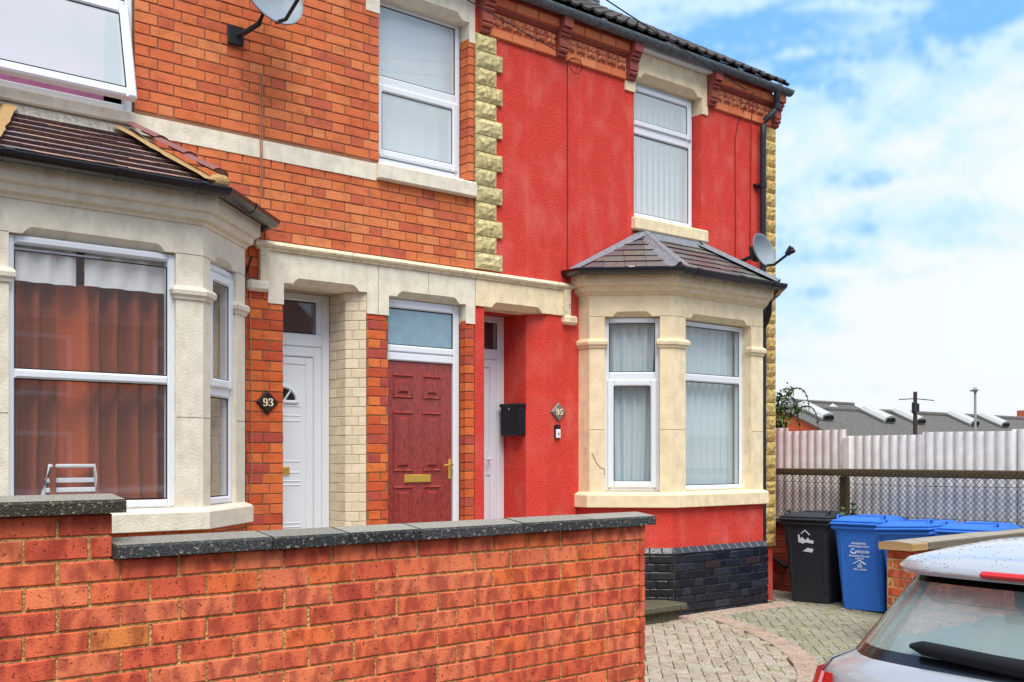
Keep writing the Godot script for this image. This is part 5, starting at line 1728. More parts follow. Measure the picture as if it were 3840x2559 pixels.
# ---------------------------------------------------------------- bins
func bin_parts(m: String) -> Node3D:
	# local: front looks to +z, width along x; 0.58 wide, 0.73 deep, 1.07 high
	var o := Node3D.new()
	var b := MB.new()
	var rows := []
	for lv: Array in [[0.03, 0.225, 0.22, -0.26], [0.10, 0.23, 0.225, -0.27], [0.86, 0.268, 0.335, -0.315], [0.885, 0.283, 0.35, -0.33], [0.93, 0.283, 0.352, -0.33]]:
		var r := PackedVector3Array()
		var rc := 0.05
		var hw: float = lv[1]; var zf: float = lv[2]; var zb: float = lv[3]
		for cn: Array in [[hw - rc, zf - rc, 0.0], [-hw + rc, zf - rc, PI / 2], [-hw + rc, zb + rc, PI], [hw - rc, zb + rc, PI * 1.5]]:
			for k in 4:
				var a: float = cn[2] + PI / 2 * k / 3.0
				r.append(Vector3(cn[0] + cos(a) * rc, lv[0], cn[1] + sin(a) * rc))
		r.reverse()
		rows.append(r)
	b.grid(rows, true)
	var bottom: PackedVector3Array = rows[0]
	for k in range(1, bottom.size() - 1): b.tri(bottom[0], bottom[k + 1], bottom[k])
	var body := obj("body", b, M[m], o)
	b = MB.new()
	b.cbox(-0.20, 0.10, 0.23, -0.19, 0.84, 0.237, 0.002)
	for s: float in [-1.0, 1.0]:
		b.xf = Transform3D(Basis(Vector3.RIGHT, 0.143), Vector3(s * 0.19, 0.12, 0.228))
		b.brick(-0.012, 0.0, 0.012, 0.72, 0.0, 0.007, 0.006)
	b.xf = Transform3D()
	b.cbox(-0.295, 0.885, -0.34, 0.295, 0.925, 0.366, 0.012)
	obj("rim", b, M[m], o)
	# lid: overhanging skirt, stepped top, hinge and grips
	var lid := MB.new()
	lid.cbox(-0.30, 0.932, -0.36, 0.30, 0.962, 0.385, 0.012)
	lid.cbox(-0.285, 0.962, -0.35, 0.285, 0.985, 0.365, 0.012)
	var lr := []
	for lv: Array in [[0.984, 0.27, 0.345, -0.34], [1.012, 0.23, 0.29, -0.30], [1.02, 0.20, 0.25, -0.26]]:
		var r := PackedVector3Array()
		var rc := 0.04
		for cn: Array in [[lv[1] - rc, lv[2] - rc, 0.0], [-lv[1] + rc, lv[2] - rc, PI / 2], [-lv[1] + rc, lv[3] + rc, PI], [lv[1] - rc, lv[3] + rc, PI * 1.5]]:
			for k in 3:
				var a: float = cn[2] + PI / 2 * k / 2.0
				r.append(Vector3(cn[0] + cos(a) * rc, lv[0], cn[1] + sin(a) * rc))
		r.reverse()
		lr.append(r)
	lid.grid(lr, true)
	var tp: PackedVector3Array = lr[2]
	for k in range(1, tp.size() - 1): lid.tri(tp[0], tp[k], tp[k + 1])
	lid.cbox(-0.12, 1.02, -0.16, 0.12, 1.03, 0.12, 0.006)
	var l := obj("lid", lid, M[m], o)
	for s: float in [-1.0, 1.0]:
		var hd := MB.new()
		hd.tube([Vector3(s * 0.24, 0.985, 0.30), Vector3(s * 0.24, 1.03, 0.295), Vector3(s * 0.24, 1.032, 0.22), Vector3(s * 0.24, 0.985, 0.21)], 0.011, 8)
		obj("grip", hd, M[m], l)
	var hb := MB.new()
	hb.tube([Vector3(-0.25, 0.975, -0.40), Vector3(0.25, 0.975, -0.40)], 0.018, 10)
	for s: float in [-0.25, -0.08, 0.08, 0.25]: hb.cbox(s - 0.02, 0.93, -0.41, s + 0.02, 0.985, -0.34, 0.006)
	obj("handle_bar", hb, M[m], o)
	for s: float in [-1.0, 1.0]:
		var w := MB.new()
		w.xf = Transform3D(Basis(Vector3.BACK, PI / 2), Vector3(s * 0.25, 0.10, -0.29))
		w.lathe(Vector3(0, -0.025, 0), [Vector2(0.0, 0.0), Vector2(0.085, 0.0), Vector2(0.1, 0.01), Vector2(0.1, 0.04), Vector2(0.085, 0.05), Vector2(0.0, 0.05)], 20)
		obj("wheel", w, M.rubber, o)
	return o

func place_bin(o: Node3D, label: String, x: float, z: float, yaw: float, lean := 0.0, grp := "") -> Node3D:
	put(o, "wheelie_bin")
	tag(o, label, "wheelie bin", grp)
	o.position = Vector3(x, ground_y(x, z) - 0.02, z)
	o.rotation = Vector3(0, yaw, lean)
	return o

func bins() -> void:
	# faces look to -x with a slight turn to the street
	var yaw := -PI / 2 + 0.16
	var k := place_bin(bin_parts("bin_black"), "dark grey wheelie bin with a torn white sticker, beside the red house", 10.34, 0.40, yaw - 0.0, 0.0, "wheelie bins along the fence")
	var bl := bin_parts("bin_blue")
	var b1 := place_bin(bl, "blue recycling bin with white print, next to the dark grey bin", 10.33, 1.06, yaw + 0.02, 0.0, "wheelie bins along the fence")
	var b2 := place_bin(bl.duplicate(), "blue wheelie bin with a bulging lid, middle of the three blue bins", 10.22, 1.74, yaw - 0.12, 0.05, "wheelie bins along the fence")
	var b3 := place_bin(bl.duplicate(), "blue wheelie bin half hidden by the pale wall coping, nearest the car", 10.15, 2.36, yaw - 0.05, 0.0, "wheelie bins along the fence")
	# print on the first blue bin and the torn sticker on the black one
	var slope := Transform3D(Basis(Vector3.RIGHT, 0.143), Vector3(0, 0.10, 0.2275))
	var line := func(t: String, y: float, s: float, x := 0.0) -> void:
		lettering(b1.get_node("body"), t, s, 0.002, M.print_white, slope * Transform3D(Basis(), Vector3(x, y, 0.003)))
	line.call("HOUSEHOLD", 0.648, 0.019); line.call("RECYCLING ONLY", 0.616, 0.019); line.call("recycle", 0.562, 0.032, 0.035)
	line.call("Kettering Borough", 0.514, 0.018); line.call("Council", 0.486, 0.018); line.call("95", 0.404, 0.034); line.call("MILL ROAD", 0.368, 0.019)
	var lg := MB.new(); lg.xf = slope
	var pts := []
	for i in 12:
		var a := PI * 0.35 + TAU * 0.78 * i / 11.0
		pts.append(Vector3(-0.065 + 0.024 * cos(a), 0.562 + 0.024 * sin(a), 0.003))
	lg.tube(pts, 0.0055, 6)
	lg.prism(PackedVector2Array([Vector2(-0.05, 0.554), Vector2(-0.025, 0.556), Vector2(-0.042, 0.534)]), 0.001, 0.005)
	obj("recycling_arrow", lg, M.print_white, b1.get_node("body"))
	lg = MB.new(); lg.xf = slope
	for m: Array in [[[-0.068, 0.428], [0.0, 0.468], [0.068, 0.425]], [[-0.01, 0.43], [0.03, 0.448], [0.045, 0.425]]]:
		var q := []
		for v: Array in m: q.append(Vector3(v[0], v[1], 0.003))
		lg.tube(q, 0.0045, 6)
	obj("emblem", lg, M.print_white, b1.get_node("body"))
	var st := MB.new(); st.xf = slope
	st.prism(PackedVector2Array([Vector2(-0.085, 0.60), Vector2(-0.03, 0.585), Vector2(0.0, 0.60), Vector2(0.09, 0.59), Vector2(0.095, 0.625), Vector2(0.05, 0.63), Vector2(0.03, 0.655), Vector2(0.0, 0.625), Vector2(-0.04, 0.66), Vector2(-0.06, 0.64), Vector2(-0.07, 0.69), Vector2(-0.085, 0.68)]), 0.001, 0.003)
	st.prism(PackedVector2Array([Vector2(-0.04, 0.50), Vector2(0.07, 0.49), Vector2(0.09, 0.53), Vector2(0.02, 0.54)]), 0.001, 0.003)
	st.prism(PackedVector2Array([Vector2(-0.05, 0.70), Vector2(0.0, 0.745), Vector2(0.06, 0.69), Vector2(0.05, 0.68), Vector2(0.0, 0.73), Vector2(-0.045, 0.69)]), 0.001, 0.003)
	obj("torn_sticker", st, M.print_white, k.get_node("body"))

# ---------------------------------------------------------------- car
func car() -> void:
	var o := thing("silver_hatchback", "silver hatchback seen from behind, parked at lower right", "car", Vector3(3.29, -0.06, 5.88))
	# local x forward, y up, z to its right; the shape is a stack of plan rings
	var ring := func(y: float, xr: float, xf_: float, hw: float, bow: float, rc: float) -> PackedVector3Array:
		var r := PackedVector3Array()
		var K := 28
		for i in K + 1:
			# from the right front along the right side, round the rear, to the left front
			var t := float(i) / K
			var w: float; var x: float
			if t < 0.2:
				w = hw; x = lerpf(xf_, xr + rc + bow, t / 0.2)
			elif t > 0.8:
				w = -hw; x = lerpf(xr + rc + bow, xf_, (t - 0.8) / 0.2)
			else:
				var a := (t - 0.2) / 0.6 * PI
				var cw := cos(a); var sw := sin(a)
				w = hw * signf(cw) * pow(absf(cw), 0.42)
				x = xr + (rc + bow) * (1.0 - pow(sw, 0.42)) + bow * 0.0
				x = xr + bow * pow(absf(w) / hw, 2.0) + rc * pow(maxf(0.0, (absf(w) / hw - 0.72) / 0.28), 2.2)
			r.append(Vector3(x, y, w))
		return r
	var lower := []
	for lv: Array in [[0.18, 0.16, 3.60, 0.78, 0.10, 0.12], [0.30, 0.0, 3.66, 0.85, 0.09, 0.12], [0.48, -0.06, 3.68, 0.88, 0.09, 0.11], [0.62, -0.06, 3.66, 0.89, 0.09, 0.11], [0.74, -0.02, 3.55, 0.89, 0.09, 0.11], [0.88, 0.01, 3.35, 0.885, 0.09, 0.12], [0.97, 0.03, 2.72, 0.87, 0.09, 0.13], [1.02, 0.05, 2.70, 0.84, 0.09, 0.14], [1.055, 0.10, 2.66, 0.78, 0.10, 0.15]]:
		lower.append(ring.call(lv[0], lv[1], lv[2], lv[3], lv[4], lv[5]))
	var b := MB.new()
	b.grid(lower)
	# nose and bonnet
	for i in lower.size() - 1:
		b.quad(lower[i][28], lower[i][0], lower[i + 1][0], lower[i + 1][28])
	var body := obj("body", b, M.car_paint, o)
	b = MB.new()
	var tl: PackedVector3Array = lower[8]
	for k in range(0, 14):
		b.quad(tl[k], tl[k + 1], tl[27 - k], tl[28 - k])
	obj("parcel_shelf", b, M.car_trim, o)
	# glasshouse: glass band, then the roof
	var glass := []
	for lv: Array in [[1.05, 0.10, 2.66, 0.78, 0.10, 0.15], [1.12, 0.175, 2.55, 0.755, 0.095, 0.15], [1.20, 0.255, 2.42, 0.725, 0.09, 0.15], [1.28, 0.335, 2.28, 0.695, 0.085, 0.15], [1.365, 0.42, 2.13, 0.66, 0.08, 0.15]]:
		glass.append(ring.call(lv[0], lv[1], lv[2], lv[3], lv[4], lv[5]))
	# rear window: the middle of the ring is clear, its margins are black
	var clear := []; var left := []; var right := []
	for r: PackedVector3Array in glass:
		clear.append(r.slice(9, 20)); right.append(r.slice(7, 10)); left.append(r.slice(19, 22))
	b = MB.new(); b.grid(clear)
	obj("rear_window", b, M.car_glass, o)
	b = MB.new(); b.grid(left); b.grid(right)
	for rr: Array in [[0, 0.018], [3, 0.018]]:
		pass
	# black bands above and below the clear glass
	var band := func(r0: PackedVector3Array, r1: PackedVector3Array, a: float, c: float) -> Array:
		var lo := PackedVector3Array(); var hi := PackedVector3Array()
		for k in range(9, 20):
			lo.append(r0[k].lerp(r1[k], a) + Vector3(-0.004, 0.001, 0)); hi.append(r0[k].lerp(r1[k], c) + Vector3(-0.004, 0.001, 0))
		return [lo, hi]
	b.grid(band.call(glass[0], glass[1], 0.0, 0.55)); b.grid(band.call(glass[3], glass[4], 0.45, 1.0))
	obj("window_border", b, M.car_black, o)
	# rear pillars and side glass
	b = MB.new()
	var pl := []; var pr := []
	var sl := []; var sr := []
	for r: PackedVector3Array in glass:
		pl.append(r.slice(21, 24)); pr.append(r.slice(5, 8)); sl.append(r.slice(23, 29)); sr.append(r.slice(0, 6))
	b.grid(pl); b.grid(pr)
	obj("rear_pillar", b, M.car_black, o)
	b = MB.new(); b.grid(sl); b.grid(sr)
	b.quad(glass[0][28], glass[0][0], glass[4][0], glass[4][28])
	obj("side_window", b, M.car_glass, o)
	# roof, crowned, with a lip over the rear window
	var roof := []
	for lv: Array in [[1.352, 0.30, 2.10, 0.675, 0.07, 0.13], [1.372, 0.285, 2.10, 0.68, 0.07, 0.13], [1.40, 0.31, 2.09, 0.66, 0.07, 0.15], [1.425, 0.42, 2.05, 0.60, 0.08, 0.18], [1.452, 0.66, 1.95, 0.52, 0.08, 0.2], [1.466, 0.95, 1.80, 0.36, 0.06, 0.2]]:
		roof.append(ring.call(lv[0], lv[1], lv[2], lv[3], lv[4], lv[5]))
	b = MB.new(); b.grid(roof)
	for i in roof.size() - 1: b.quad(roof[i][28], roof[i][0], roof[i + 1][0], roof[i + 1][28])
	var rt: PackedVector3Array = roof[5]
	for k in range(0, 14): b.quad(rt[k], rt[k + 1], rt[27 - k], rt[28 - k])
	var rf := obj("roof", b, M.car_paint, o)
	b = MB.new()
	var ru: PackedVector3Array = roof[0]
	var under := PackedVector3Array()
	for k in ru.size(): under.append(Vector3(maxf(ru[k].x, 0.0) + (0.16 if k > 4 and k < 24 else 0.0), 1.335, ru[k].z * 0.93))
	b.grid([under, ru])
	for k in range(0, 14): b.quad(under[27 - k], under[k + 1], under[k], under[28 - k])
	obj("spoiler_underside", b, M.car_black, rf)
	b = MB.new()
	b.cbox(0.262, 1.364, -0.26, 0.31, 1.390, 0.26, 0.011)
	obj("brake_light", b, M.lamp_red, rf)
	b = MB.new(); b.tube([Vector3(0.62, 1.452, 0.0), Vector3(0.50, 1.56, 0.0)], 0.006, 6)
	obj("aerial", b, M.car_trim, rf)
	# rain on the rear window and roof
	var drop := SphereMesh.new(); drop.radius = 0.5; drop.height = 0.6; drop.radial_segments = 6; drop.rings = 3
	var spots := []
	for k in 900:
		var on_glass := k < 520
		var rs: Array = glass if on_glass else roof
		var lv2 := rng.randi() % (rs.size() - 1)
		var col2 := rng.randi_range(8, 19)
		var t2 := rng.randf(); var u2 := rng.randf()
		var p2: Vector3 = (rs[lv2][col2] as Vector3).lerp(rs[lv2][col2 + 1], u2).lerp((rs[lv2 + 1][col2] as Vector3).lerp(rs[lv2 + 1][col2 + 1], u2), t2)
		var sz := rng.randf_range(0.002, 0.0055)
		spots.append(Transform3D(Basis().scaled(Vector3.ONE * sz), p2 + Vector3(-0.001, 0.001, 0)))
	var mm := MultiMesh.new(); mm.transform_format = MultiMesh.TRANSFORM_3D; mm.mesh = drop; mm.instance_count = spots.size()
	for k in spots.size(): mm.set_instance_transform(k, spots[k])
	var mi := MultiMeshInstance3D.new(); mi.multimesh = mm; mi.material_override = M.droplet
	put(mi, "raindrops", o); kind(mi, "stuff")
	# seams in the tailgate and a seal round the rear window
	b = MB.new()
	for sg: float in [-1.0, 1.0]:
		var pts2 := []
		for q2: Array in [[6, 0.62], [7, 0.63], [8, 0.66]]:
			var ln: PackedVector3Array = lower[q2[0]]
			pts2.append((ln[20] if sg < 0 else ln[8]) + Vector3(-0.002, 0, 0))
		b.tube(pts2, 0.004, 5)
	obj("tailgate_seam", b, M.car_black, body)
	b = MB.new()
	b.cbox(-0.02, 0.80, -0.10, 0.03, 0.83, 0.10, 0.008)
	obj("tailgate_handle", b, M.chrome, body)
	for hl in 7:
		b = MB.new()
		var f2 := 0.6 + hl * 0.36
		var lo3: PackedVector3Array = clear[int(f2)]; var hi3: PackedVector3Array = clear[int(f2) + 1]
		var pts3 := []
		for k in lo3.size(): pts3.append(lo3[k].lerp(hi3[k], f2 - floorf(f2)) + Vector3(0.004, 0, 0))
		b.tube(pts3, 0.0016, 4, false)
		obj("heater_line", b, M.car_trim, o)
	# wiper
	b = MB.new()
	var wp := []
	for lv: Array in [[0.0, 0.012], [0.08, 0.03], [0.3, 0.034], [0.6, 0.036], [0.85, 0.04], [0.96, 0.036], [1.0, 0.01]]:
		var r := PackedVector3Array()
		var zc := lerpf(-0.44, 0.06, lv[0]); var yc := lerpf(1.125, 1.10, lv[0])
		var xc := 0.145 + 0.10 * pow(absf(zc) / 0.78, 2.0)
		for k in 10:
			var a := TAU * k / 10
			r.append(Vector3(xc - 0.02 + cos(a) * 0.022, yc + sin(a) * lv[1] * 0.8, zc))
		wp.append(r)
	b.grid(wp, true)
	obj("wiper", b, M.car_trim, o)
	# tail lamps bulge out of the rear corners
	for s: float in [-1.0, 1.0]:
		var lamp := MB.new(); var clr := MB.new()
		var rows := []; var rows2 := []
		for j in 7:
			var v := j / 6.0
			var y := lerpf(0.62, 0.99, v)
			var r := PackedVector3Array(); var r2 := PackedVector3Array()
			for i in 9:
				var u := i / 8.0
				var bulge := 0.028 * sqrt(maxf(0.0, sin(PI * clampf(v, 0.02, 0.98)) * sin(PI * clampf(u, 0.02, 0.98))))
				var w := lerpf(0.66 + 0.06 * v, 0.875 - 0.03 * v, minf(u * 1.25, 1.0))
				var x := -0.015 + 0.05 * v + 0.09 * pow(w / 0.885, 2.0) + 0.12 * pow(maxf(0.0, (w / 0.885 - 0.72) / 0.28), 2.2)
				if u > 0.8: x += (u - 0.8) * 0.9
				r.append(Vector3(x - bulge, y, s * (w + bulge * 0.9)))
				if i in [2, 3]: r2.append(Vector3(x - bulge - 0.003, y, s * (w + bulge)))
			if s < 0:
				r.reverse(); r2.reverse()
			rows.append(r)
			rows2.append(r2)
		rows.reverse(); rows2.reverse()
		lamp.grid(rows); clr.grid(rows2)
		var lp := obj("tail_lamp", lamp, M.lamp_red, o)
		obj("clear_band", clr, M.lamp_clear, lp)
	for s: float in [-1.0, 1.0]:
		for x: float in [0.62, 3.0]:
			var w := MB.new()
			w.xf = Transform3D(Basis(Vector3.RIGHT, PI / 2), Vector3(x, 0.29, s * 0.74))
			w.lathe(Vector3(0, -0.09, 0), [Vector2(0.18, 0.0), Vector2(0.27, 0.0), Vector2(0.29, 0.03), Vector2(0.29, 0.15), Vector2(0.27, 0.18), Vector2(0.18, 0.18)], 28)
			var wh := obj("wheel", w, M.rubber, o)
			w = MB.new(); w.xf = Transform3D(Basis(Vector3.RIGHT, PI / 2), Vector3(x, 0.29, s * 0.74))
			w.lathe(Vector3(0, -0.07, 0), [Vector2(0.0, 0.0), Vector2(0.185, 0.0), Vector2(0.185, 0.14), Vector2(0.0, 0.14)], 24)
			obj("rim", w, M.steel, wh)
	b = MB.new(); b.cbox(-0.03, 0.28, -0.70, 0.2, 0.36, 0.70, 0.02)
	obj("bumper_trim", b, M.car_trim, o)
	# seats inside
	for zc: float in [-0.36, 0.36]:
		b = MB.new()
		b.cbox(0.95, 0.5, zc - 0.3, 1.12, 1.12, zc + 0.3, 0.05); b.cbox(0.98, 1.13, zc - 0.13, 1.10, 1.30, zc + 0.13, 0.05)
		b.cbox(1.75, 0.5, zc - 0.26, 1.95, 1.12, zc + 0.26, 0.05); b.cbox(1.80, 1.13, zc - 0.13, 1.92, 1.32, zc + 0.13, 0.05)
		obj("seat", b, M.interior, o)

# ---------------------------------------------------------------- beyond the fence
func at_pixel_ground(x: float, depth: float) -> Vector2:
	var u := (x - 1920.0) / 4000.0
	return Vector2(depth * (sin(YAW) + u * cos(YAW)), 7.39 - depth * (cos(YAW) - u * sin(YAW)))

func warehouse(called: String, label: String, x0: float, x1: float, zr: float, yr: float, depth: float, gable: bool) -> Node3D:
	var o := thing(called, label, "warehouse")
	var pitch := 0.46
	var ye := yr - depth * pitch
	var b := MB.new()
	b.wall(x0, -0.2, x1, ye, zr + depth - 0.25, zr + depth - 0.02, [])
	b.wall(x0, -0.2, x1, ye, zr - depth + 0.02, zr - depth + 0.25, [])
	b.xf = Transform3D(Basis(Vector3.UP, PI / 2), Vector3.ZERO)
	for xx: float in [x0, x1 - 0.3]:
		b.prism(PackedVector2Array([Vector2(-zr - depth + 0.1, -0.2), Vector2(-zr + depth - 0.1, -0.2), Vector2(-zr + depth - 0.1, ye), Vector2(-zr, yr - 0.06), Vector2(-zr - depth + 0.1, ye)]), xx, xx + 0.3)
	obj("wall", b, M.orange_wall, o)
	b = MB.new()
	for s: float in [1.0, -1.0]:
		var e := Vector3(0, ye, zr + s * depth); var r := Vector3(0, yr, zr)
		var n := Vector3(0, 0.1, 0)
		var a0 := Vector3(x0 - 0.2, e.y, e.z); var a1 := Vector3(x1 + 0.2, e.y, e.z); var r0 := Vector3(x0 - 0.2, r.y, r.z); var r1 := Vector3(x1 + 0.2, r.y, r.z)
		if s > 0:
			b.quad(a0 + n, a1 + n, r1 + n, r0 + n); b.quad(a0, a1, a1 + n, a0 + n); b.quad(r0, a0, a0 + n, r0 + n); b.quad(a1, r1, r1 + n, a1 + n)
		else:
			b.quad(a1 + n, a0 + n, r0 + n, r1 + n); b.quad(a1, a0, a0 + n, a1 + n); b.quad(a0, r0, r0 + n, a0 + n); b.quad(r1, a1, a1 + n, r1 + n)
	obj("roof", b, M.roof_sheet, o)
	b = MB.new(); b.tube([Vector3(x0 - 0.3, yr + 0.12, zr), Vector3(x1 + 0.3, yr + 0.12, zr)], 0.22, 10)
	obj("ridge", b, M.roof_sheet, o)
	return o

func background() -> void:
	var zr := -40.0
	var yr := 5.30
	var w := warehouse("warehouse", "long grey roofed warehouse with an orange brick gable beyond the fence", 65.3, 120.0, zr, yr, 9.0, true)
	# ridge ventilators lying down the slope
	for px: float in [3003, 3238, 3354, 3560, 3675]:
		var u := (px - 1920.0) / 4000.0
		var t := (7.39 - zr) / (cos(YAW) - u * sin(YAW))
		var x := t * (sin(YAW) + u * cos(YAW))
		var b := MB.new()
		var ang := atan(0.46)
		b.xf = Transform3D(Basis(Vector3.RIGHT, ang), Vector3(x, yr + 0.1, zr + 0.1))
		b.xf = b.xf * Transform3D(Basis(Vector3.BACK, 0.0), Vector3.ZERO)
		var poly := PackedVector2Array([Vector2(-0.75, 0.0), Vector2(0.75, 0.0), Vector2(0.9, 0.22), Vector2(0.55, 0.52), Vector2(-0.1, 0.62), Vector2(-0.7, 0.45), Vector2(-0.85, 0.2)])
		b.prism(poly, 0.1, 2.4)
		var v := obj("roof_ventilator", b, M.vent_grey, w)
		b = MB.new(); b.xf = Transform3D(Basis(Vector3.RIGHT, ang), Vector3(x, yr + 0.1, zr + 0.1))
		b.prism(PackedVector2Array([Vector2(-0.6, 0.08), Vector2(0.65, 0.08), Vector2(0.7, 0.25), Vector2(0.4, 0.45), Vector2(-0.5, 0.38)]), 2.4, 2.46)
		obj("opening", b, M.car_trim, v)
	var w2 := warehouse("warehouse", "second grey roof behind the long warehouse ridge", 72.0, 103.0, -58.0, 7.35, 9.0, false)
	for px: float in [3120, 3600]:
		var q := at_pixel_ground(px, 100.0)
		var b := MB.new(); b.lathe(Vector3(q.x, 6.3, -56.0), [Vector2(1.6, -1.0), Vector2(1.6, 0.0), Vector2(0.0, 1.0)], 4)
		obj("skylight", b, M.vent_grey, w2)
	var q2 := at_pixel_ground(3372, 97.0)
	var rb := MB.new(); rb.lathe(Vector3(q2.x, 6.9, -57.0), [Vector2(1.0, -1.0), Vector2(1.0, 0.6), Vector2(1.15, 0.65), Vector2(1.15, 0.8), Vector2(0.0, 0.95)], 20)
	obj("round_ventilator", rb, M.vent_grey, w2)
	# pole and lamp
	var q := at_pixel_ground(3433, 62.0)
	var p := thing("telegraph_pole", "dark wooden telegraph pole rising behind the fence", "telegraph pole", Vector3(q.x, -0.1, q.y))
	var b := MB.new(); b.tube([Vector3(0, 0, 0), Vector3(0, 5.62, 0)], 0.14, 10, true, 0.11)
	obj("pole", b, M.pole_wood, p)
	b = MB.new(); b.cbox(-0.26, 4.35, -0.1, -0.1, 5.0, 0.15, 0.04); b.cbox(0.1, 4.45, -0.1, 0.24, 4.95, 0.15, 0.04)
	obj("fixing_box", b, M.dark_metal, p)
	b = MB.new(); b.tube([Vector3(-0.9, 5.16, -0.5), Vector3(0, 5.22, 0), Vector3(1.0, 5.12, 0.6)], 0.03, 6)
	obj("cross_wire", b, M.dark_metal, p)
	q = at_pixel_ground(3658, 66.0)
	p = thing("street_lamp", "grey street lamp with a flat head above the warehouse roof", "street lamp", Vector3(q.x, -0.1, q.y))
	b = MB.new(); b.tube([Vector3(0, 0, 0), Vector3(0, 5.95, 0)], 0.09, 12, true, 0.07)
	obj("post", b, M.steel, p)
	b = MB.new(); b.xf = Transform3D(Basis(Vector3.UP, 0.7), Vector3.ZERO); b.cbox(-0.35, 5.92, -0.15, 0.75, 6.03, 0.15, 0.04); b.cbox(-0.2, 5.8, -0.08, 0.15, 5.93, 0.08, 0.03)
	b.lathe(Vector3(0, 6.03, 0), [Vector2(0.1, 0.0), Vector2(0.1, 0.1), Vector2(0.0, 0.14)], 10)
	obj("lamp_head", b, M.steel, p)
	# far house chimney and roof at the right edge
	q = at_pixel_ground(3838, 130.0)
	p = thing("far_house", "distant red brick house roof at the right edge", "house", Vector3(q.x, 0, q.y))
	b = MB.new(); b.box(-4, 0, -4, 8, 4.2, 4); obj("wall", b, M.far_brick, p)
	b = MB.new(); b.xf = Transform3D(Basis(Vector3.UP, PI / 2), Vector3.ZERO)
	b.prism(PackedVector2Array([Vector2(-4.3, 4.2), Vector2(4.3, 4.2), Vector2(0, 6.4)]), -4.3, 8.3); obj("roof", b, M.far_roof, p)
	b = MB.new(); b.box(-0.6, 5.6, -0.5, 0.6, 7.4, 0.5); obj("chimney", b, M.far_brick, p)
	plants()

func leafy(b: MB, base: Vector3, dir: Vector3, L: float, w: float, col: Color) -> void:
	var d := dir.normalized()
	var s := d.cross(Vector3(0.3, 1, 0.2)).normalized() * w
	var n := s.cross(d).normalized()
	b.col = col
	var m := base + d * L * 0.5 + n * L * 0.06
	var tip := base + d * L - Vector3(0, L * 0.15, 0)
	b.tri(base, m + s, m); b.tri(base, m, m - s); b.tri(m, m + s, tip); b.tri(m - s, m, tip)

func plants() -> void:
	var q := at_pixel_ground(2925, 14.2)
	var o := thing("buddleia", "straggly buddleia with drooping dark flower spikes beside the house corner", "shrub", Vector3(q.x, 1.55, q.y))
	var st := MB.new(); var lf := MB.new(); var sp := MB.new()
	var r := RandomNumberGenerator.new(); r.seed = 77
	var rt := Vector3(cos(YAW), 0, sin(YAW))
	var ends := [[0.02, 1.12], [0.18, 1.22], [-0.12, 1.0], [0.30, 0.98], [-0.02, 0.72], [0.10, 0.55], [-0.2, 0.8], [0.05, 0.95]]
	for e: Array in ends:
		var pts := []
		for i in 7:
			var t := i / 6.0
			pts.append(rt * (e[0] * t * t + 0.015 * sin(t * 9.0 + e[1] * 7.0)) + Vector3(0, -0.9 + (e[1] + 0.9 - 0.15) * sin(t * PI * 0.55) / sin(PI * 0.55), r.randf_range(-0.02, 0.02) - 0.15 * t * e[0]))
		st.tube(pts, 0.011, 6, true, 0.004)
		for i in range(1, 7):
			for k in 16:
				var p: Vector3 = pts[i] + Vector3(r.randf_range(-0.04, 0.04), r.randf_range(-0.06, 0.06), r.randf_range(-0.04, 0.04))
				var g := r.randf_range(0.6, 1.3)
				leafy(lf, p, Vector3(r.randf_range(-1, 1), r.randf_range(-0.9, 0.5), r.randf_range(-1, 1)), r.randf_range(0.06, 0.13), r.randf_range(0.014, 0.024), Color(0.11 * g, 0.19 * g, 0.05 * g))
		# arching spike that droops from the tip
		var tip: Vector3 = pts[6]
		var sg := 1.0 if e[0] >= 0 else -0.6
		var arc := []
		for i in 7:
			var t := i / 6.0
			arc.append(tip + rt * sg * 0.24 * sin(t * PI * 0.5) + Vector3(0, 0.06 * sin(t * PI) - 0.30 * t * t, 0))
		sp = MB.new(); sp.tube(arc, 0.010, 5, true, 0.005)
		obj("flower_spike", sp, M.stem, o)
		for i in 7:
			for k in 9:
				leafy(lf, arc[i] + Vector3(0, 0, 0), Vector3(r.randf_range(-1, 1), r.randf_range(-1, 0.2), r.randf_range(-1, 1)), r.randf_range(0.02, 0.045), 0.009, Color(0.05, 0.06, 0.03) if k % 3 > 0 else Color(0.09, 0.15, 0.04))
	obj("stems", st, M.stem, o)
	kind(obj("leaves", lf, M.leaf, o), "stuff")
	# seedling at the fence post
	q = at_pixel_ground(3192, 11.75)
	o = thing("seedling", "small green weed growing at the fence post above the blue bin", "plant", Vector3(q.x, 0.98, q.y))
	st = MB.new()
	for e: Array in [[-0.10, 0.16], [0.02, 0.25], [0.07, 0.18]]:
		var a := Vector3(0, 0, 0); var t2: Vector3 = rt * e[0] + Vector3(0, e[1], 0)
		st.tube([a, a.lerp(t2, 0.5) + Vector3(0, 0.03, 0), t2], 0.004, 5)
		for k in 7:
			var g := r.randf_range(0.7, 1.3)
			var lm := MB.new()
			leafy(lm, a.lerp(t2, 0.4 + 0.1 * k) , Vector3(r.randf_range(-1, 1), r.randf_range(-0.3, 0.6), r.randf_range(-1, 1)), 0.075, 0.028, Color(0.09 * g, 0.17 * g, 0.05 * g))
			obj("leaf", lm, M.leaf, o)
	obj("stem", st, M.stem, o)

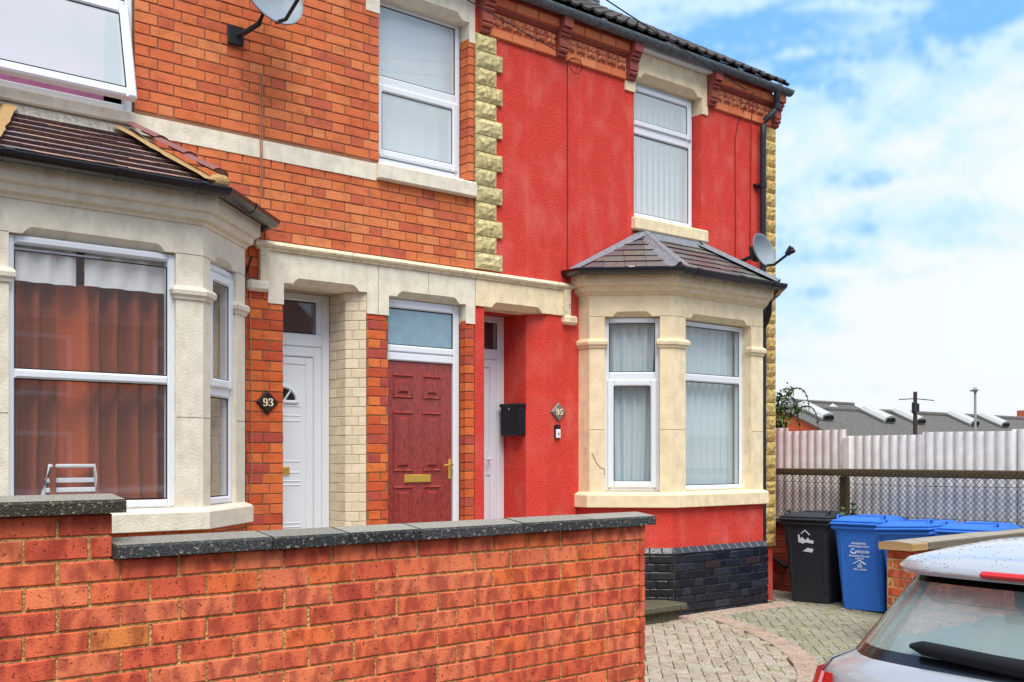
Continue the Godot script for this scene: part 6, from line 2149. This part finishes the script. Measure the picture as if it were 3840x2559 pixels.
func wires() -> void:
	var c := MB.new()
	var p0 := Vector3(9.433, 5.732, 0.10); var p1 := Vector3(-10, 6.5, 6)
	var pts := []
	for i in 41:
		var t := i / 40.0
		pts.append(p0.lerp(p1, t) - Vector3(0, 0.62 * sin(PI * t), 0))
	c.tube(pts, 0.006, 6)
	tag(obj("overhead_cable", c, M.cable_black), "dark overhead cable running up from the right end of the terracotta frieze", "cable")
	c = MB.new()
	p0 = Vector3(6.694, 5.467, 0.10); p1 = Vector3(-10, 6.4, 6.1)
	pts = []
	for i in 41:
		var t := i / 40.0
		pts.append(p0.lerp(p1, t) - Vector3(0, 0.66 * sin(PI * t), 0))
	c.tube(pts, 0.005, 6)
	tag(obj("overhead_cable", c, M.cable_black), "dark overhead cable fixed at the second terracotta bracket", "cable")

func opposite_terrace() -> void:
	# the houses across the road, seen only as reflections in the bay windows
	for k in 4:
		var x0 := -12.0 + k * 7.0
		var o := thing("opposite_house", "%s house from the left in the brick row across the road" % ["first", "second", "third", "fourth"][k], "house", Vector3(x0, 0, 19.0), "houses across the road")
		var b := MB.new(); b.box(0, -0.2, 0, 6.98, 4.9, 6.0)
		obj("wall", b, M.far_brick, o)
		b = MB.new(); b.xf = Transform3D(Basis(Vector3.UP, PI / 2), Vector3.ZERO)
		b.prism(PackedVector2Array([Vector2(0.35, 4.8), Vector2(-6.35, 4.8), Vector2(-3.0, 7.0)]), 0.0, 6.98)
		obj("roof", b, M.far_roof, o)
		for wv: Array in [[0.8, 0.9], [4.4, 0.9], [0.8, 3.1], [4.4, 3.1]]:
			b = MB.new(); b.brick(wv[0], wv[1], wv[0] + 1.5, wv[1] + 1.4, 0.0, 0.05, 0.01)
			b.xf = Transform3D(Basis(Vector3.UP, PI), Vector3.ZERO)
			b = MB.new(); b.xf = Transform3D(Basis(Vector3.UP, PI), Vector3(wv[0] + 1.5, wv[1], 0))
			bars(b, 0, 0, 1.5, 1.4, 0.1, -0.02, 0.06)
			var wn := obj("window", b, M.white_plastic, o)
			b = MB.new(); b.xf = Transform3D(Basis(Vector3.UP, PI), Vector3(wv[0] + 1.5, wv[1], 0))
			b.box(0.1, 0.1, -0.01, 1.4, 1.3, 0.02)
			obj("pane", b, M.car_black, wn)

func _ready() -> void:
	rng.seed = 2024
	set_camera_and_light()
	make_materials()
	ground()
	house_a()
	house_b()
	garden_wall()
	right_wall()
	fence()
	opposite_terrace()
	background()
	bins()
	car()
	number_plate("93", Vector3(3.757, 2.134, 0.008), "plate_dark", "dark brown diamond number plate reading 93 on the brick pier")
	number_plate("95", Vector3(6.742, 2.142, 0.004), "plate_pewter", "pewter diamond number plate reading 95 on the red render")
	var d := thing("doorbell", "black and white video doorbell under the number 95 plate", "doorbell", Vector3(6.727, 1.958, 0.003))
	var b := MB.new(); b.cbox(-0.034, -0.065, 0.0, 0.034, 0.065, 0.022, 0.006); obj("housing", b, M.black_plastic, d)
	b = MB.new(); b.brick(-0.029, -0.06, 0.029, 0.022, 0.0221, 0.028, 0.005); obj("button_plate", b, M.white_plastic, d)
	b = MB.new(); b.tube([Vector3(0, -0.02, 0.028), Vector3(0, -0.02, 0.031)], 0.012, 14); obj("button", b, M.steel, d)
	b = MB.new(); b.tube([Vector3(0, 0.043, 0.022), Vector3(0, 0.043, 0.026)], 0.009, 12); obj("lens", b, M.car_black, d)
	var mb := thing("letter_box", "black wall letter box inside the red porch", "letter box", Vector3(6.47, 1.92, -0.27))
	mb.rotation.y = -PI / 2
	b = MB.new(); b.cbox(-0.135, 0.0, 0.0, 0.135, 0.28, 0.095, 0.012); obj("body", b, M.black_plastic, mb)
	b = MB.new(); b.cbox(-0.142, 0.268, 0.0, 0.142, 0.30, 0.105, 0.008); obj("lid", b, M.black_plastic, mb)
	b = MB.new(); b.tube([Vector3(0.0, 0.25, 0.094), Vector3(0.0, 0.25, 0.099)], 0.010, 12); obj("lock", b, M.chrome, mb)
	b = MB.new()
	for i in 3: b.cbox(-0.006, 0.11 + i * 0.035, 0.0945, 0.006, 0.13 + i * 0.035, 0.0965, 0.001)
	obj("slots", b, M.dark_metal, mb)
	satellite_dish("grey satellite dish on the orange brick wall, cut by the top edge", Vector3(3.615, 5.06, 0.30), Vector3(0.12, 0.28, 1.0), [Vector3(0, -0.06, -0.03), Vector3(-0.03, -0.17, -0.08), Vector3(-0.08, -0.21, -0.20), Vector3(-0.12, -0.22, -0.29)], 0.27)
	satellite_dish("grey satellite dish at the right corner above the bay roof, seen from the side", Vector3(9.30, 3.90, 0.36), Vector3(0.05, 0.25, 1.0), [Vector3(-0.02, -0.02, -0.02), Vector3(-0.06, -0.07, -0.14), Vector3(-0.07, -0.08, -0.35)], 0.20)
	wires()
